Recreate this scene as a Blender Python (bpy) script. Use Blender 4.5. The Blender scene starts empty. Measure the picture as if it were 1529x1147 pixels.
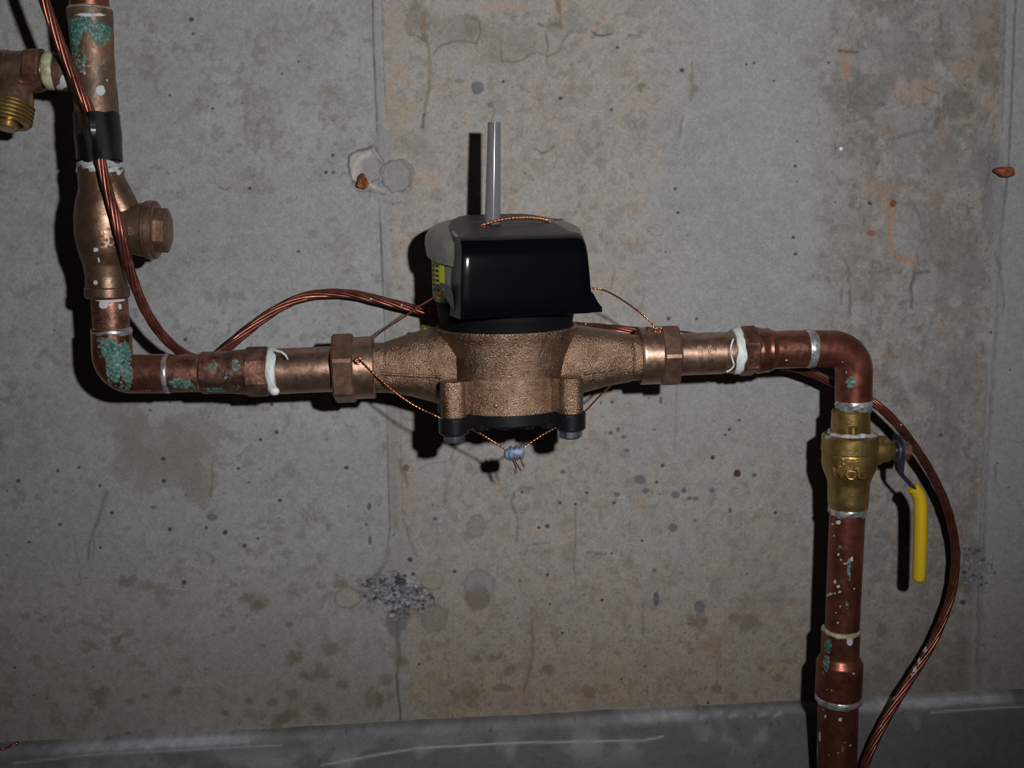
import bpy, bmesh, math, random
import numpy as np
from mathutils import Vector, Matrix

# ------------------------------------------------------------------ camera
F, CX, CY = 1614.0, 764.5, 573.5
PITCH, YAW, ROLL = math.radians(9.85), math.radians(4.6), math.radians(-1.105)
D = 1.02
sc = bpy.context.scene
col = sc.collection
cw, sw = math.cos(YAW), math.sin(YAW); cp, sp = math.cos(PITCH), math.sin(PITCH)
_r = Vector((cw, -sw, 0)); _fh = Vector((sw, cw, 0))
FWD = _fh*cp - Vector((0, 0, 1))*sp
_u = Vector((0, 0, 1))*cp + _fh*sp
RT = _r*math.cos(ROLL) + _u*math.sin(ROLL)
UP = -_r*math.sin(ROLL) + _u*math.cos(ROLL)
CAM = Vector((0, -D, 0))
cd = bpy.data.cameras.new('camera'); cam = bpy.data.objects.new('camera', cd); col.objects.link(cam)
cd.sensor_fit = 'HORIZONTAL'; cd.sensor_width = 36; cd.lens = 36*F/1529
cd.clip_start = .02; cd.clip_end = 50
m3 = Matrix((RT, UP, -FWD)).transposed()
cam.matrix_world = Matrix.Translation(CAM) @ m3.to_4x4()
sc.camera = cam

# ------------------------------------------------------------------ world and flash light
w = bpy.data.worlds.new('world'); sc.world = w; w.use_nodes = True
w.node_tree.nodes['Background'].inputs[0].default_value = (1, .85, .72, 1)
w.node_tree.nodes['Background'].inputs[1].default_value = .009
def flash(loc, target, energy, rad, size):
    l = bpy.data.lights.new('camera_flash', 'SPOT'); o = bpy.data.objects.new('camera_flash', l); col.objects.link(o)
    l.energy = energy; l.shadow_soft_size = rad; l.spot_size = math.radians(size); l.spot_blend = 1.0
    l.color = (1, .972, .962)
    o.location = loc; o.rotation_euler = (Vector(target)-Vector(loc)).to_track_quat('-Z', 'Y').to_euler()
flash((.175, -D, .088), (.09, 0, .06), 33.5, .015, 100)
sc.view_settings.view_transform = 'Standard'; sc.view_settings.look = 'None'
sc.view_settings.gamma = 1; sc.view_settings.use_curve_mapping = False
sc.view_settings.exposure = 0.0

# ------------------------------------------------------------------ mapping helpers
def P(px, py, z):
    d = RT*((px-CX)/F) - UP*((py-CY)/F) + FWD
    return CAM + d*((D-z)/d.y)
def S(p): return (p-CAM).dot(FWD)/F
def project(p):
    v = p-CAM; t = v.dot(FWD)
    return CX+F*v.dot(RT)/t, CY-F*v.dot(UP)/t

def link(o, parent=None):
    col.objects.link(o)
    if parent is not None: o.parent = parent
    return o
def tag(o, label=None, cat=None, group=None, kind=None):
    if label: o['label'] = label
    if cat: o['category'] = cat
    if group: o['group'] = group
    if kind: o['kind'] = kind
    return o
def thing(name, loc, label, cat, group=None):
    o = bpy.data.objects.new(name, None); o.location = loc; o.empty_display_size = .01
    link(o); o['loc0'] = 0; del o['loc0']
    return tag(o, label, cat, group)
def mesh_obj(name, bm, mat, parent=None, sharp=.55, smooth=True):
    bmesh.ops.recalc_face_normals(bm, faces=bm.faces)
    for f in bm.faces: f.smooth = smooth
    for e in bm.edges:
        if len(e.link_faces) == 2 and e.calc_face_angle(0) > sharp: e.smooth = False
    me = bpy.data.meshes.new(name)
    off = parent.location if parent is not None else Vector((0, 0, 0))
    pp = parent
    if pp is not None and pp.parent is not None: off = off + pp.parent.location
    if off.length: bm.transform(Matrix.Translation(-off))
    bm.to_mesh(me); bm.free()
    me.materials.append(mat)
    o = bpy.data.objects.new(name, me); link(o, parent)
    return o
def wpos(o):
    off = Vector(o.location); q = o.parent
    while q is not None: off += q.location; q = q.parent
    return off
def ring_loft(bm, rings, cap=True, closed=False):
    vs = [[bm.verts.new(p) for p in r] for r in rings]
    n = len(vs[0])
    idx = list(range(len(vs)-1)) + ([len(vs)-1] if closed else [])
    for i in idx:
        a, b = vs[i], vs[(i+1) % len(vs)]
        for k in range(n):
            bm.faces.new((a[k], a[(k+1) % n], b[(k+1) % n], b[k]))
    if cap and not closed:
        bm.faces.new(list(reversed(vs[0]))); bm.faces.new(vs[-1])
    return vs
def frame(ax, ref=Vector((0, -1, 0))):
    ax = ax.normalized(); a = (ref-ax*ref.dot(ax)).normalized(); b = ax.cross(a)
    return a, b
def ring(c, a, b, r, n=56, hexang=None):
    if hexang is not None:
        pts = []
        for i in range(6):
            t = hexang+i*math.pi/3
            p0 = c+a*(r*math.cos(t))+b*(r*math.sin(t))
            t2 = t+math.pi/3; p1 = c+a*(r*math.cos(t2))+b*(r*math.sin(t2))
            for q in (.06, .94): pts.append(p0.lerp(p1, q))
        return pts
    return [c+a*(r*math.cos(2*math.pi*i/n))+b*(r*math.sin(2*math.pi*i/n)) for i in range(n)]
def resamp(st, step):
    out = [st[0]]
    for (s0, r0), (s1, r1) in zip(st, st[1:]):
        n = max(1, int(math.ceil(abs(s1-s0)/step)))
        for k in range(1, n+1): out.append((s0+(s1-s0)*k/n, r0+(r1-r0)*k/n))
    return out
def lathe(name, line, st, z, mat, parent=None, horiz=True, seg=56, step=2.2, hexang=None, wob=0, seed=0, cap=True, sharp=.55):
    """solid of revolution about a real axis; stations along the axis, radii in local units"""
    (x0, y0), (x1, y1) = line
    A = P(x0, y0, z); B = P(x1, y1, z); a, b = frame(B-A)
    rings = []; rnd = random.Random(seed)
    ph = [rnd.uniform(0, 6.28) for _ in range(6)]
    for i, (s, r) in enumerate(resamp(st, step) if hexang is None else st):
        t = (s-x0)/(x1-x0) if horiz else (s-y0)/(y1-y0)
        c = P(x0+(x1-x0)*t, y0+(y1-y0)*t, z)
        rr = ring(c, a, b, r*S(c), seg, hexang)
        if wob:
            o2 = []
            for k, p in enumerate(rr):
                th = 2*math.pi*k/len(rr)
                q = wob*S(c)*(math.sin(3*th+ph[0]+s*.3)+.7*math.sin(5*th+ph[1])+.8*math.sin(9*th+ph[2]-s*.7))
                ax = (B-A).normalized()*q*.8
                o2.append(p+(p-c).normalized()*q*.5+ax)
            rr = o2
        rings.append(rr)
    bm = bmesh.new(); ring_loft(bm, rings, cap)
    return mesh_obj(name, bm, mat, parent, sharp if hexang is None else .28)
def catmull(pts, n=10):
    P_ = [Vector(p) for p in pts]; P_ = [P_[0]*2-P_[1]]+P_+[P_[-1]*2-P_[-2]]
    out = []
    for i in range(1, len(P_)-2):
        for k in range(n):
            t = k/n; a, b, c, d = P_[i-1:i+3]
            out.append(.5*((2*b)+(c-a)*t+(2*a-5*b+4*c-d)*t*t+(3*b-a-3*c+d)*t**3))
    out.append(P_[-2]); return out
def resample_len(pts, step):
    L = [0]
    for a, b in zip(pts, pts[1:]): L.append(L[-1]+(b-a).length)
    n = max(2, int(L[-1]/step)); out = []; j = 0
    for k in range(n+1):
        d = L[-1]*k/n
        while j < len(L)-2 and L[j+1] < d: j += 1
        t = (d-L[j])/max(1e-9, L[j+1]-L[j]); out.append(pts[j].lerp(pts[j+1], min(1, max(0, t))))
    return out
def frames(pts):
    T = [(pts[min(i+1, len(pts)-1)]-pts[max(i-1, 0)]).normalized() for i in range(len(pts))]
    a, b = frame(T[0]) if abs(T[0].y) < .9 else frame(T[0], Vector((1, 0, 0)))
    fr = [(a, b)]
    for i in range(1, len(pts)):
        a = fr[-1][0]; a = (a-T[i]*a.dot(T[i])).normalized(); fr.append((a, T[i].cross(a)))
    return T, fr
def sweep(bm, pts, rad, seg=12, cap=True, sy=1.0):
    T, fr = frames(pts); rings = []
    for i, p in enumerate(pts):
        r = rad[i] if isinstance(rad, (list, tuple)) else rad
        a, b = fr[i]; rings.append([p+a*(r*math.cos(2*math.pi*k/seg))+b*(r*sy*math.sin(2*math.pi*k/seg)) for k in range(seg)])
    ring_loft(bm, rings, cap)
def tube(name, pts, rad, mat, parent=None, seg=12, sy=1.0):
    bm = bmesh.new(); sweep(bm, pts, rad, seg, True, sy); return mesh_obj(name, bm, mat, parent)
def twisted(bm, pts, strands, r_off, r_s, pitch, core=True, seg=8, ph=0.0):
    T, fr = frames(pts); L = 0; centers = [[] for _ in range(strands)]
    for i, p in enumerate(pts):
        if i: L += (pts[i]-pts[i-1]).length
        a, b = fr[i]
        for s in range(strands):
            t = ph+2*math.pi*(L/pitch+s/strands)
            centers[s].append(p+a*(r_off*math.cos(t))+b*(r_off*math.sin(t)))
    for c in centers: sweep(bm, c, r_s, seg)
    if core: sweep(bm, pts, r_s, seg)
def box(bm, c, sx, sy, sz, rot=0.0, bev=0.0):
    m = Matrix.Translation(c) @ Matrix.Rotation(rot, 4, 'Z') @ Matrix.Diagonal((sx, sy, sz, 1))
    g = bmesh.ops.create_cube(bm, size=1, matrix=m)
    if bev:
        es = list({e for v in g['verts'] for e in v.link_edges})
        bmesh.ops.bevel(bm, geom=es, offset=bev, segments=2, affect='EDGES', profile=.6)
def spots(o, attr, lst):
    """marks with a place of their own (patina, solder, paint) as a point attribute"""
    me = o.data; n = len(me.vertices); off = wpos(o)
    co = np.empty(n*3); me.vertices.foreach_get('co', co); co = co.reshape(-1, 3)+np.array(off)
    nrm = np.empty(n*3); me.vertices.foreach_get('normal', nrm); nrm = nrm.reshape(-1, 3)
    v = co-np.array(CAM); t = v@np.array(FWD)
    px = CX+F*(v@np.array(RT))/t; py = CY-F*(v@np.array(UP))/t
    facing = nrm[:, 1] < .25
    if attr in me.attributes:
        a = me.attributes[attr]; val = np.empty(n); a.data.foreach_get('value', val)
    else:
        a = me.attributes.new(attr, 'FLOAT', 'POINT'); val = np.zeros(n)
    for (x, y, rx, ry, s) in lst:
        q = ((px-x)/rx)**2+((py-y)/ry)**2
        val = np.maximum(val, np.where(facing, s*np.clip(1.35-q, 0, 1), 0))
    a.data.foreach_set('value', val.astype(np.float32))

# ------------------------------------------------------------------ materials
def nodes(name):
    m = bpy.data.materials.new(name); m.use_nodes = True
    nt = m.node_tree; return m, nt, nt.nodes['Principled BSDF']
def N(nt, t, **kw):
    n = nt.nodes.new(t)
    for k, v in kw.items(): setattr(n, k, v)
    return n
def noise(nt, scale, detail=4, rough=.55, coord=None):
    n = N(nt, 'ShaderNodeTexNoise'); n.inputs['Scale'].default_value = scale
    n.inputs['Detail'].default_value = detail; n.inputs['Roughness'].default_value = rough
    if coord is None:
        coord = N(nt, 'ShaderNodeTexCoord').outputs['Object']
    nt.links.new(coord, n.inputs['Vector']); return n
def ramp(nt, src, stops):
    r = N(nt, 'ShaderNodeValToRGB'); nt.links.new(src, r.inputs[0])
    el = r.color_ramp.elements
    while len(el) < len(stops): el.new(.5)
    for e, (p, c) in zip(el, stops):
        e.position = p; e.color = (*c, 1) if len(c) == 3 else c
    return r
def mixc(nt, fac, a, b):
    m = N(nt, 'ShaderNodeMix', data_type='RGBA')
    for v, i in ((fac, 0), (a, 6), (b, 7)):
        if hasattr(v, 'is_linked') or hasattr(v, 'links'): nt.links.new(v, m.inputs[i])
        elif i == 0: m.inputs[0].default_value = v
        else: m.inputs[i].default_value = (*v, 1)
    return m.outputs[2]
def math_(nt, op, a, b=None, c=None, clamp=False):
    m = N(nt, 'ShaderNodeMath', operation=op, use_clamp=clamp)
    for i, v in enumerate((a, b, c)):
        if v is None: continue
        if hasattr(v, 'links'): nt.links.new(v, m.inputs[i])
        else: m.inputs[i].default_value = v
    return m.outputs[0]
def bump(nt, bs, src, strength, dist=.001):
    b = N(nt, 'ShaderNodeBump'); b.inputs['Strength'].default_value = strength; b.inputs['Distance'].default_value = dist
    nt.links.new(src, b.inputs['Height']); nt.links.new(b.outputs[0], bs.inputs['Normal'])
def metal(name, c1, c2, metallic=.8, rough=(.3, .5), nscale=60, bscale=500, bstr=.15, bdist=.0006, marks=True, cut=(.4, .62)):
    m, nt, bs = nodes(name)
    co = N(nt, 'ShaderNodeTexCoord').outputs['Object']
    n1 = noise(nt, nscale, 6, .62, co)
    r = ramp(nt, n1.outputs[0], [(cut[0], c1), (cut[1], c2)])
    n2 = noise(nt, nscale*3.1, 5, .6, co)
    rr = N(nt, 'ShaderNodeMapRange'); nt.links.new(n2.outputs[0], rr.inputs[0])
    rr.inputs[1].default_value = .35; rr.inputs[2].default_value = .65
    rr.inputs[3].default_value = rough[0]; rr.inputs[4].default_value = rough[1]
    colr = r.outputs[0]; rough_o = rr.outputs[0]; met = metallic
    nb = noise(nt, bscale, 3, .5, co)
    if marks:
        n3 = noise(nt, 210, 7, .7, co)
        outs = []
        for attr in ('patina', 'paint'):
            at = N(nt, 'ShaderNodeAttribute', attribute_name=attr)
            s = math_(nt, 'ADD', at.outputs['Fac'], math_(nt, 'MULTIPLY', math_(nt, 'SUBTRACT', n3.outputs[0], .5), 1.7 if attr == 'patina' else .7))
            s = math_(nt, 'MULTIPLY', math_(nt, 'SUBTRACT', s, .55), 6.0, clamp=True)
            s = math_(nt, 'MULTIPLY', s, math_(nt, 'MULTIPLY', at.outputs['Fac'], 3.0, clamp=True))
            outs.append(s)
        n4 = noise(nt, 420, 3, .6, co)
        pc = ramp(nt, n4.outputs[0], [(.36, (.02, .045, .04)), (.48, (.045, .135, .115)), (.58, (.08, .20, .17)), (.68, (.26, .36, .33))]).outputs[0]
        colr = mixc(nt, outs[0], colr, pc)
        colr = mixc(nt, outs[1], colr, (.46, .49, .50))
        tot = math_(nt, 'MAXIMUM', outs[0], outs[1])
        inv = math_(nt, 'SUBTRACT', 1.0, tot)
        met = math_(nt, 'MULTIPLY', inv, metallic)
        rough_o = math_(nt, 'ADD', math_(nt, 'MULTIPLY', rough_o, inv), math_(nt, 'MULTIPLY', tot, .75))
        nt.links.new(met, bs.inputs['Metallic'])
        h = math_(nt, 'ADD', nb.outputs[0], math_(nt, 'MULTIPLY', tot, .7))
    else:
        bs.inputs['Metallic'].default_value = metallic; h = nb.outputs[0]
    nt.links.new(colr, bs.inputs['Base Color']); nt.links.new(rough_o, bs.inputs['Roughness'])
    bump(nt, bs, h, bstr, bdist)
    return m
def plain(name, c, rough=.5, metallic=0, bscale=None, bstr=.2, c2=None, spec=.5, nscale=150):
    m, nt, bs = nodes(name)
    bs.inputs['Base Color'].default_value = (*c, 1); bs.inputs['Roughness'].default_value = rough
    bs.inputs['Metallic'].default_value = metallic; bs.inputs['Specular IOR Level'].default_value = spec
    if c2:
        n = noise(nt, nscale, 4); r = ramp(nt, n.outputs[0], [(.38, c), (.62, c2)]); nt.links.new(r.outputs[0], bs.inputs['Base Color'])
    if bscale:
        n = noise(nt, bscale, 4); bump(nt, bs, n.outputs[0], bstr, .0008)
    return m
M = {}
M['copper'] = metal('tarnished_copper', (.26, .095, .062), (.44, .20, .145), .88, (.22, .38), 55, 400, .12)
M['copper_red'] = metal('red_brown_copper', (.185, .060, .040), (.30, .108, .075), .78, (.30, .46), 45, 400, .1)
M['copper_dirty'] = metal('dirty_copper', (.11, .06, .045), (.33, .155, .11), .74, (.29, .52), 80, 420, .25)
M['copper_bright'] = metal('bright_copper', (.50, .19, .10), (.62, .27, .16), .85, (.28, .4), 70, 400, .08)
M['bronze'] = metal('cast_bronze', (.23, .145, .095), (.36, .24, .165), .9, (.26, .37), 60, 1000, 1.0, .0010, marks=False)
M['bronze_smooth'] = metal('machined_bronze', (.30, .185, .135), (.46, .30, .225), .88, (.28, .40), 70, 500, .12)
M['bronze_nut'] = metal('dull_bronze', (.19, .11, .078), (.29, .175, .125), .74, (.38, .5), 70, 700, .3, marks=False)
M['bronze_dark'] = metal('brown_valve_bronze', (.14, .085, .058), (.24, .15, .10), .74, (.33, .48), 45, 520, .25)
M['tee'] = metal('aged_tee_bronze', (.10, .07, .05), (.22, .125, .08), .5, (.4, .6), 50, 480, .3)
M['brass'] = metal('yellow_brass', (.30, .205, .07), (.44, .31, .12), .86, (.3, .44), 50, 480, .25)
M['brass_gold'] = metal('golden_brass', (.50, .32, .10), (.62, .42, .17), .85, (.25, .36), 60, 400, .1, marks=False)
M['cable'] = metal('cable_copper', (.14, .046, .032), (.25, .085, .06), .74, (.27, .42), 60, 500, .08)
M['wire'] = plain('seal_wire_copper', (.66, .29, .18), .26, .95)
M['solder'] = metal('solder_tin', (.30, .31, .33), (.62, .64, .66), .65, (.25, .45), 160, 420, .5, marks=False)
M['mineral'] = plain('grey_mineral_crust', (.26, .29, .31), .8, 0, 600, .9, (.50, .53, .55), nscale=220)
M['ptfe'] = plain('white_thread_tape', (.56, .62, .60), .45, 0, 700, .5, (.72, .78, .76))
M['ptfe_old'] = plain('yellowed_thread_tape', (.26, .26, .15), .5, 0, 600, .6, (.48, .48, .32))
M['tape'] = plain('black_vinyl_tape', (.006, .006, .008), .3, 0, 260, .25)
M['plate'] = plain('black_iron_plate', (.007, .007, .009), .32, 0, 500, .15)
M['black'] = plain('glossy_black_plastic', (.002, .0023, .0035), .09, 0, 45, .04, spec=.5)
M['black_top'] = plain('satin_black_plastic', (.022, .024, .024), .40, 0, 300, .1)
M['inner'] = plain('dark_register_body', (.005, .005, .006), .6, spec=.08)
_b = M['black'].node_tree.nodes['Principled BSDF']; _b.inputs['Roughness'].default_value = .28; _b.inputs['Specular IOR Level'].default_value = .015; _b.inputs['Coat Weight'].default_value = 1; _b.inputs['Coat Roughness'].default_value = .05
M['yellow_label'] = plain('yellow_label', (.48, .50, .015), .45)
M['ink'] = plain('black_ink', (.02, .02, .01), .6)
M['steel'] = plain('zinc_steel', (.10, .105, .13), .32, .75, 500, .2, (.20, .21, .25))
M['lever'] = plain('blue_grey_lever_steel', (.055, .06, .12), .33, .6, 400, .1)
M['grip'] = plain('yellow_vinyl_grip', (.62, .42, .012), .42, 0, 400, .12)
M['lead'] = plain('lead_seal_metal', (.13, .18, .27), .5, .35, 900, .6, (.24, .31, .42))
M['rust'] = plain('orange_rust', (.12, .030, .012), .8, 0, 500, .8, (.40, .13, .03), nscale=130)
def clear(name, c, alpha_rough=.08):
    m, nt, bs = nodes(name)
    bs.inputs['Base Color'].default_value = (*c, 1); bs.inputs['Roughness'].default_value = alpha_rough
    bs.inputs['Transmission Weight'].default_value = 1.0; bs.inputs['IOR'].default_value = 1.45
    return m
M['smoky'] = plain('frosted_register_plastic', (.13, .13, .115), .28, 0, 60, .05, (.17, .165, .15))
mt, nt, bs = nodes('cloudy_clear_plastic')   # cloudy tube: partly scattering, partly clear
bs.inputs['Base Color'].default_value = (.30, .30, .33, 1); bs.inputs['Roughness'].default_value = .12
bs.inputs['Transmission Weight'].default_value = .6; bs.inputs['IOR'].default_value = 1.3
M['tube'] = mt

# ------------------------------------------------------------------ concrete wall
def sstep(a, b, x):
    t = np.clip((x-a)/(b-a), 0, 1); return t*t*(3-2*t)
_lat = {}
def vn(x, y, s, seed):
    if seed not in _lat: _lat[seed] = np.random.RandomState(seed).rand(256, 256).astype(np.float32)
    L = _lat[seed]; X = x/s+seed*7.3; Y = y/s+seed*3.1
    xi = np.floor(X).astype(int); yi = np.floor(Y).astype(int)
    fx = X-xi; fy = Y-yi; fx = fx*fx*(3-2*fx); fy = fy*fy*(3-2*fy)
    a = L[yi & 255, xi & 255]; b = L[yi & 255, (xi+1) & 255]; c = L[(yi+1) & 255, xi & 255]; d = L[(yi+1) & 255, (xi+1) & 255]
    return ((a*(1-fx)+b*fx)*(1-fy)+(c*(1-fx)+d*fx)*fy)*2-1
def fbm(x, y, s, seed, o=4, g=.55):
    r = 0; a = 1; t = 0
    for k in range(o):
        r = r+a*vn(x, y, s/2**k, seed+k); t += a; a *= g
    return r/t
NB = 70
def grid_axis(lo, hi, step, far, n=NB):
    inner = np.arange(lo, hi, step)
    k = np.arange(1, n+1)/n
    return np.concatenate([(lo-(far[0])*(k[::-1]**2)), inner, inner[-1]+far[1]*k**2])
x_lo = P(-40, 600, 0).x; x_hi = P(1570, 600, 0).x
z_hi = P(764, -40, 0).z+.012; z_lo = P(764, 1125, 0).z-.03
ST = .00100
gx = grid_axis(x_lo, x_hi, ST, (.45, .45)); gz = grid_axis(z_lo, z_hi, ST, (.32, .35))
GX, GZ = np.meshgrid(gx, gz)
def px_of(GX, GY, GZ):
    vx, vy, vz = GX, GY+D, GZ
    t = vx*FWD.x+vy*FWD.y+vz*FWD.z
    return CX+F*(vx*RT.x+vy*RT.y+vz*RT.z)/t, CY-F*(vx*UP.x+vy*UP.y+vz*UP.z)/t
X, Y = px_of(GX, 0*GX, GZ)
X = X.astype(np.float32); Y = Y.astype(np.float32)
H = np.zeros_like(X)            # relief in mm, towards the room
C = np.zeros(X.shape+(3,), np.float32)
n_big = fbm(X, Y, 260, 1, 3); n_mid = fbm(X, Y, 70, 11, 4); n_sm = fbm(X, Y, 22, 21, 4); n_fine = fbm(X, Y, 6, 31, 3)
n_fine2 = fbm(X, Y, 6, 41, 3); n_sm2 = fbm(X, Y, 26, 51, 4); n_mid2 = fbm(X, Y, 80, 61, 4)
n_ver = fbm(X*5, Y, 90, 71, 4)
base = .285*(1+.07*n_big+.07*n_mid+.13*n_fine+.08*n_sm)
C[...] = base[..., None]*np.array([.985, 1.0, 1.035], np.float32)
def lerpc(mask, colr, a=1.0):
    m = (np.clip(mask, 0, 1)*a)[..., None]
    C[...] = C*(1-m)+np.array(colr, np.float32)*m
def mulc(mask, f):
    m = np.clip(mask, 0, 1)[..., None]; C[...] = C*(1+m*(np.array(f, np.float32)-1))
# left panel: faint olive and brown stipple
left = 1-sstep(552, 560, X-.04*Y)
st = sstep(.12, .5, n_sm)*sstep(-.1, .3, n_mid2)
mulc(left*st, (.76, .74, .67)); mulc(left*sstep(.15, .4, fbm(X, Y, 12, 151, 3))*sstep(-.15, .3, n_mid), (.80, .79, .75))
mulc(left*sstep(.28, .5, n_sm2)*.5, (.80, .78, .72))
mulc(left*sstep(.1, .5, n_mid)*.4, (1.08, 1.08, 1.07))
# middle strip: warm beige, speckled
edge_c = 985+70*n_mid+25*n_sm-.08*(Y-300)
midz = sstep(562, 572, X-.04*Y)*(1-sstep(-70, 70, X-edge_c))
lowz = sstep(560, 760, Y)*sstep(562, 572, X-.04*Y)*(1-sstep(1180, 1300, X))
wz = np.maximum(midz, lowz)
mulc(wz, (1.05, 1.0, .91))
lerpc(wz*sstep(.08, .45, n_sm2)*.45, (.34, .285, .225))
lerpc(wz*sstep(.22, .5, n_sm)*.45, (.19, .175, .15))
lerpc(wz*sstep(.30, .62, n_fine2)*.40, (.16, .13, .10))
lerpc(wz*sstep(.30, .6, fbm(X, Y, 16, 81, 3))*sstep(-.1, .35, n_mid2)*.34, (.35, .255, .18))
lerpc(wz*sstep(.25, .5, fbm(X, Y, 34, 91, 3))*.45, (.30, .31, .315))
H += wz*(.25*n_sm+.12*n_fine)
# right strip: rough, darker, rusty
er = 1235+50*n_mid+26*n_sm+np.where(Y < 420, 0, 20)
rz = sstep(-35, 45, X-er)*(1-sstep(1500, 1512, X+.056*Y))
rz = rz*(1-.45*sstep(850, 980, Y))
mulc(rz, (.87, .83, .77))
lerpc(rz*sstep(.0, .4, n_mid2+.4*n_sm)*.60, (.155, .148, .135))
lerpc(rz*sstep(.22, .5, n_ver)*.35, (.13, .125, .115))
lerpc(rz*sstep(.18, .5, fbm(X, Y, 20, 101, 4))*.5, (.32, .315, .30))
lerpc(rz*sstep(.20, .5, fbm(X*1.6, Y, 26, 111, 4))*sstep(-.2, .3, n_mid)*.45, (.32, .21, .14))
lerpc(rz*sstep(.35, .6, n_fine2)*.45, (.10, .085, .07))
H += rz*(.7*n_sm2+.35*n_fine+.5*n_ver)
for msk, q in ((rz, 1.0), (wz, .6)):
    n9 = fbm(X, Y, 11, 131, 3); n10 = fbm(X*1.3, Y, 15, 141, 4)
    lerpc(msk*sstep(.16, .42, n9)*.42*q, (.125, .115, .10)); lerpc(msk*sstep(.18, .42, -n9)*.38*q, (.36, .345, .32))
    lerpc(msk*sstep(.26, .42, n10)*.38*q, (.28, .20, .15)); lerpc(msk*np.exp(-(n10/.02)**2)*sstep(.0, .3, n_mid2)*.40*q, (.12, .11, .095))
right = sstep(1506, 1516, X+.056*Y)
mulc(right*sstep(.2, .5, n_sm)*.4, (.88, .86, .82))
# lower wall: browner and a little darker towards the bottom
low = sstep(780, 1000, Y+30*n_mid)
mulc(low, (.97, .91, .85)); mulc(low*sstep(.1, .45, n_sm)*.5, (.82, .76, .68))
low_tone = sstep(900, 1060, Y)
mulc(low_tone, (.93, .90, .86))  # second, slightly darker and warmer step near the wall foot
lowd = low*sstep(600, 640, X)*(1-sstep(1180, 1240, X))
lerpc(lowd*sstep(.25, .5, n_fine)*.5, (.13, .10, .07))
lerpc(lowd*sstep(.15, .5, n_sm)*.35, (.32, .25, .19))
def local(x0, x1, y0, y1, pad=30):
    rows = np.where((Y[:, Y.shape[1]//2] > y0-pad-60) & (Y[:, Y.shape[1]//2] < y1+pad+60))[0]
    cols = np.where((X[X.shape[0]//2] > x0-pad-60) & (X[X.shape[0]//2] < x1+pad+60))[0]
    return slice(rows[0], rows[-1]+1), slice(cols[0], cols[-1]+1)
def stroke(pts, wd, colr, a=.8, depth=0.0, jit=1.5, wd2=None):
    xs = [p[0] for p in pts]; ys = [p[1] for p in pts]
    s = local(min(xs), max(xs), min(ys), max(ys)); x = X[s]+jit*vn(X[s], Y[s], 9, 5); y = Y[s]+jit*vn(X[s], Y[s], 9, 6)
    d = np.full(x.shape, 1e9, np.float32); tt = np.zeros_like(d); n = len(pts)-1
    for i, ((ax, ay), (bx, by)) in enumerate(zip(pts, pts[1:])):
        L = (bx-ax)**2+(by-ay)**2; t = np.clip(((x-ax)*(bx-ax)+(y-ay)*(by-ay))/L, 0, 1)
        dd = np.hypot(x-ax-t*(bx-ax), y-ay-t*(by-ay)); k = dd < d; tt = np.where(k, (i+t)/n, tt); d = np.where(k, dd, d)
    ww = wd if wd2 is None else wd+(wd2-wd)*tt
    m = np.exp(-(d/(ww*.62))**2)
    mm = (m*a*(1+.35*vn(x, y, 7, 8)))[..., None].clip(0, 1)
    C[s] = C[s]*(1-mm)+np.array(colr, np.float32)*mm
    H[s] += depth*m
def blob(x0, y0, rx, ry, colr, a=.7, depth=0.0, rough=.25, soft=.18, ang=0, rim=None, scale=14, tex=0):
    s = local(x0-rx, x0+rx, y0-ry, y0+ry); x = X[s]-x0; y = Y[s]-y0
    c, q = math.cos(ang), math.sin(ang); u = (x*c+y*q)/rx; v = (-x*q+y*c)/ry
    r = np.hypot(u, v)+rough*fbm(X[s], Y[s], scale, 7, 3)
    if max(rx, ry) > 11 and rim is None:
        r = r+.55*fbm(X[s], Y[s], max(rx, ry)*.9, 27, 4)+.16*vn(X[s], Y[s], 5, 37)
    m = 1-sstep(1-soft, 1+soft, r)
    aa = a*(1-tex*.5+tex*fbm(X[s], Y[s], 7, 17, 3)) if tex else a
    mm = (m*aa)[..., None].clip(0, 1); C[s] = C[s]*(1-mm)+np.array(colr, np.float32)*mm
    if rim:
        k = np.exp(-((r-1)/(rim[0]))**2)[..., None]*rim[2]; C[s] = C[s]*(1-k)+np.array(rim[1], np.float32)*k
    H[s] += depth*m
DK = (.075, .068, .06); BR = (.16, .115, .07); GR = (.20, .205, .205); LT = (.37, .375, .38); SL = (.11, .125, .15); OC = (.36, .235, .12)
OL = (.17, .16, .125)
# the smooth fin along the form joint, and the joint line
seam = [(556, -40), (557, 60), (562, 170), (566, 300), (571, 420), (577, 560), (579, 700), (582, 790), (577, 830)]
stroke([(x+6, y) for x, y in seam[:5]], 9, (.25, .255, .26), .75, .4, .6)
stroke([(x+9, y) for x, y in seam[4:8]], 12, (.215, .205, .185), .8, .3, .6)
stroke(seam[:5], 2.6, (.10, .10, .10), .85, -.8, .5)
stroke(seam[4:], 2.2, (.12, .115, .105), .75, -.6, .5)
stroke([(x+14, y) for x, y in seam[:3]], 2, (.15, .145, .13), .6, -.3, .8)
stroke([(x+20, y) for x, y in seam[5:8]], 2, (.15, .14, .12), .5, -.3, .8)
H += left*.9
stroke([(590, 930), (596, 985), (592, 1015), (597, 1060), (599, 1090)], 4, (.09, .085, .07), .85, -1.2, 1.2, 2.4)
stroke([(590, 935), (594, 1000)], 11, (.17, .155, .12), .6, -.4, 2)
stroke([(577, 825), (572, 850), (556, 870)], 6, (.13, .125, .115), .6, -.4, 2)
stroke([(604, 780), (612, 812), (622, 832)], 3, (.13, .12, .10), .6, -.3)
blob(597, 835, 26, 26, (.24, .235, .225), .55, .2)
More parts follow.
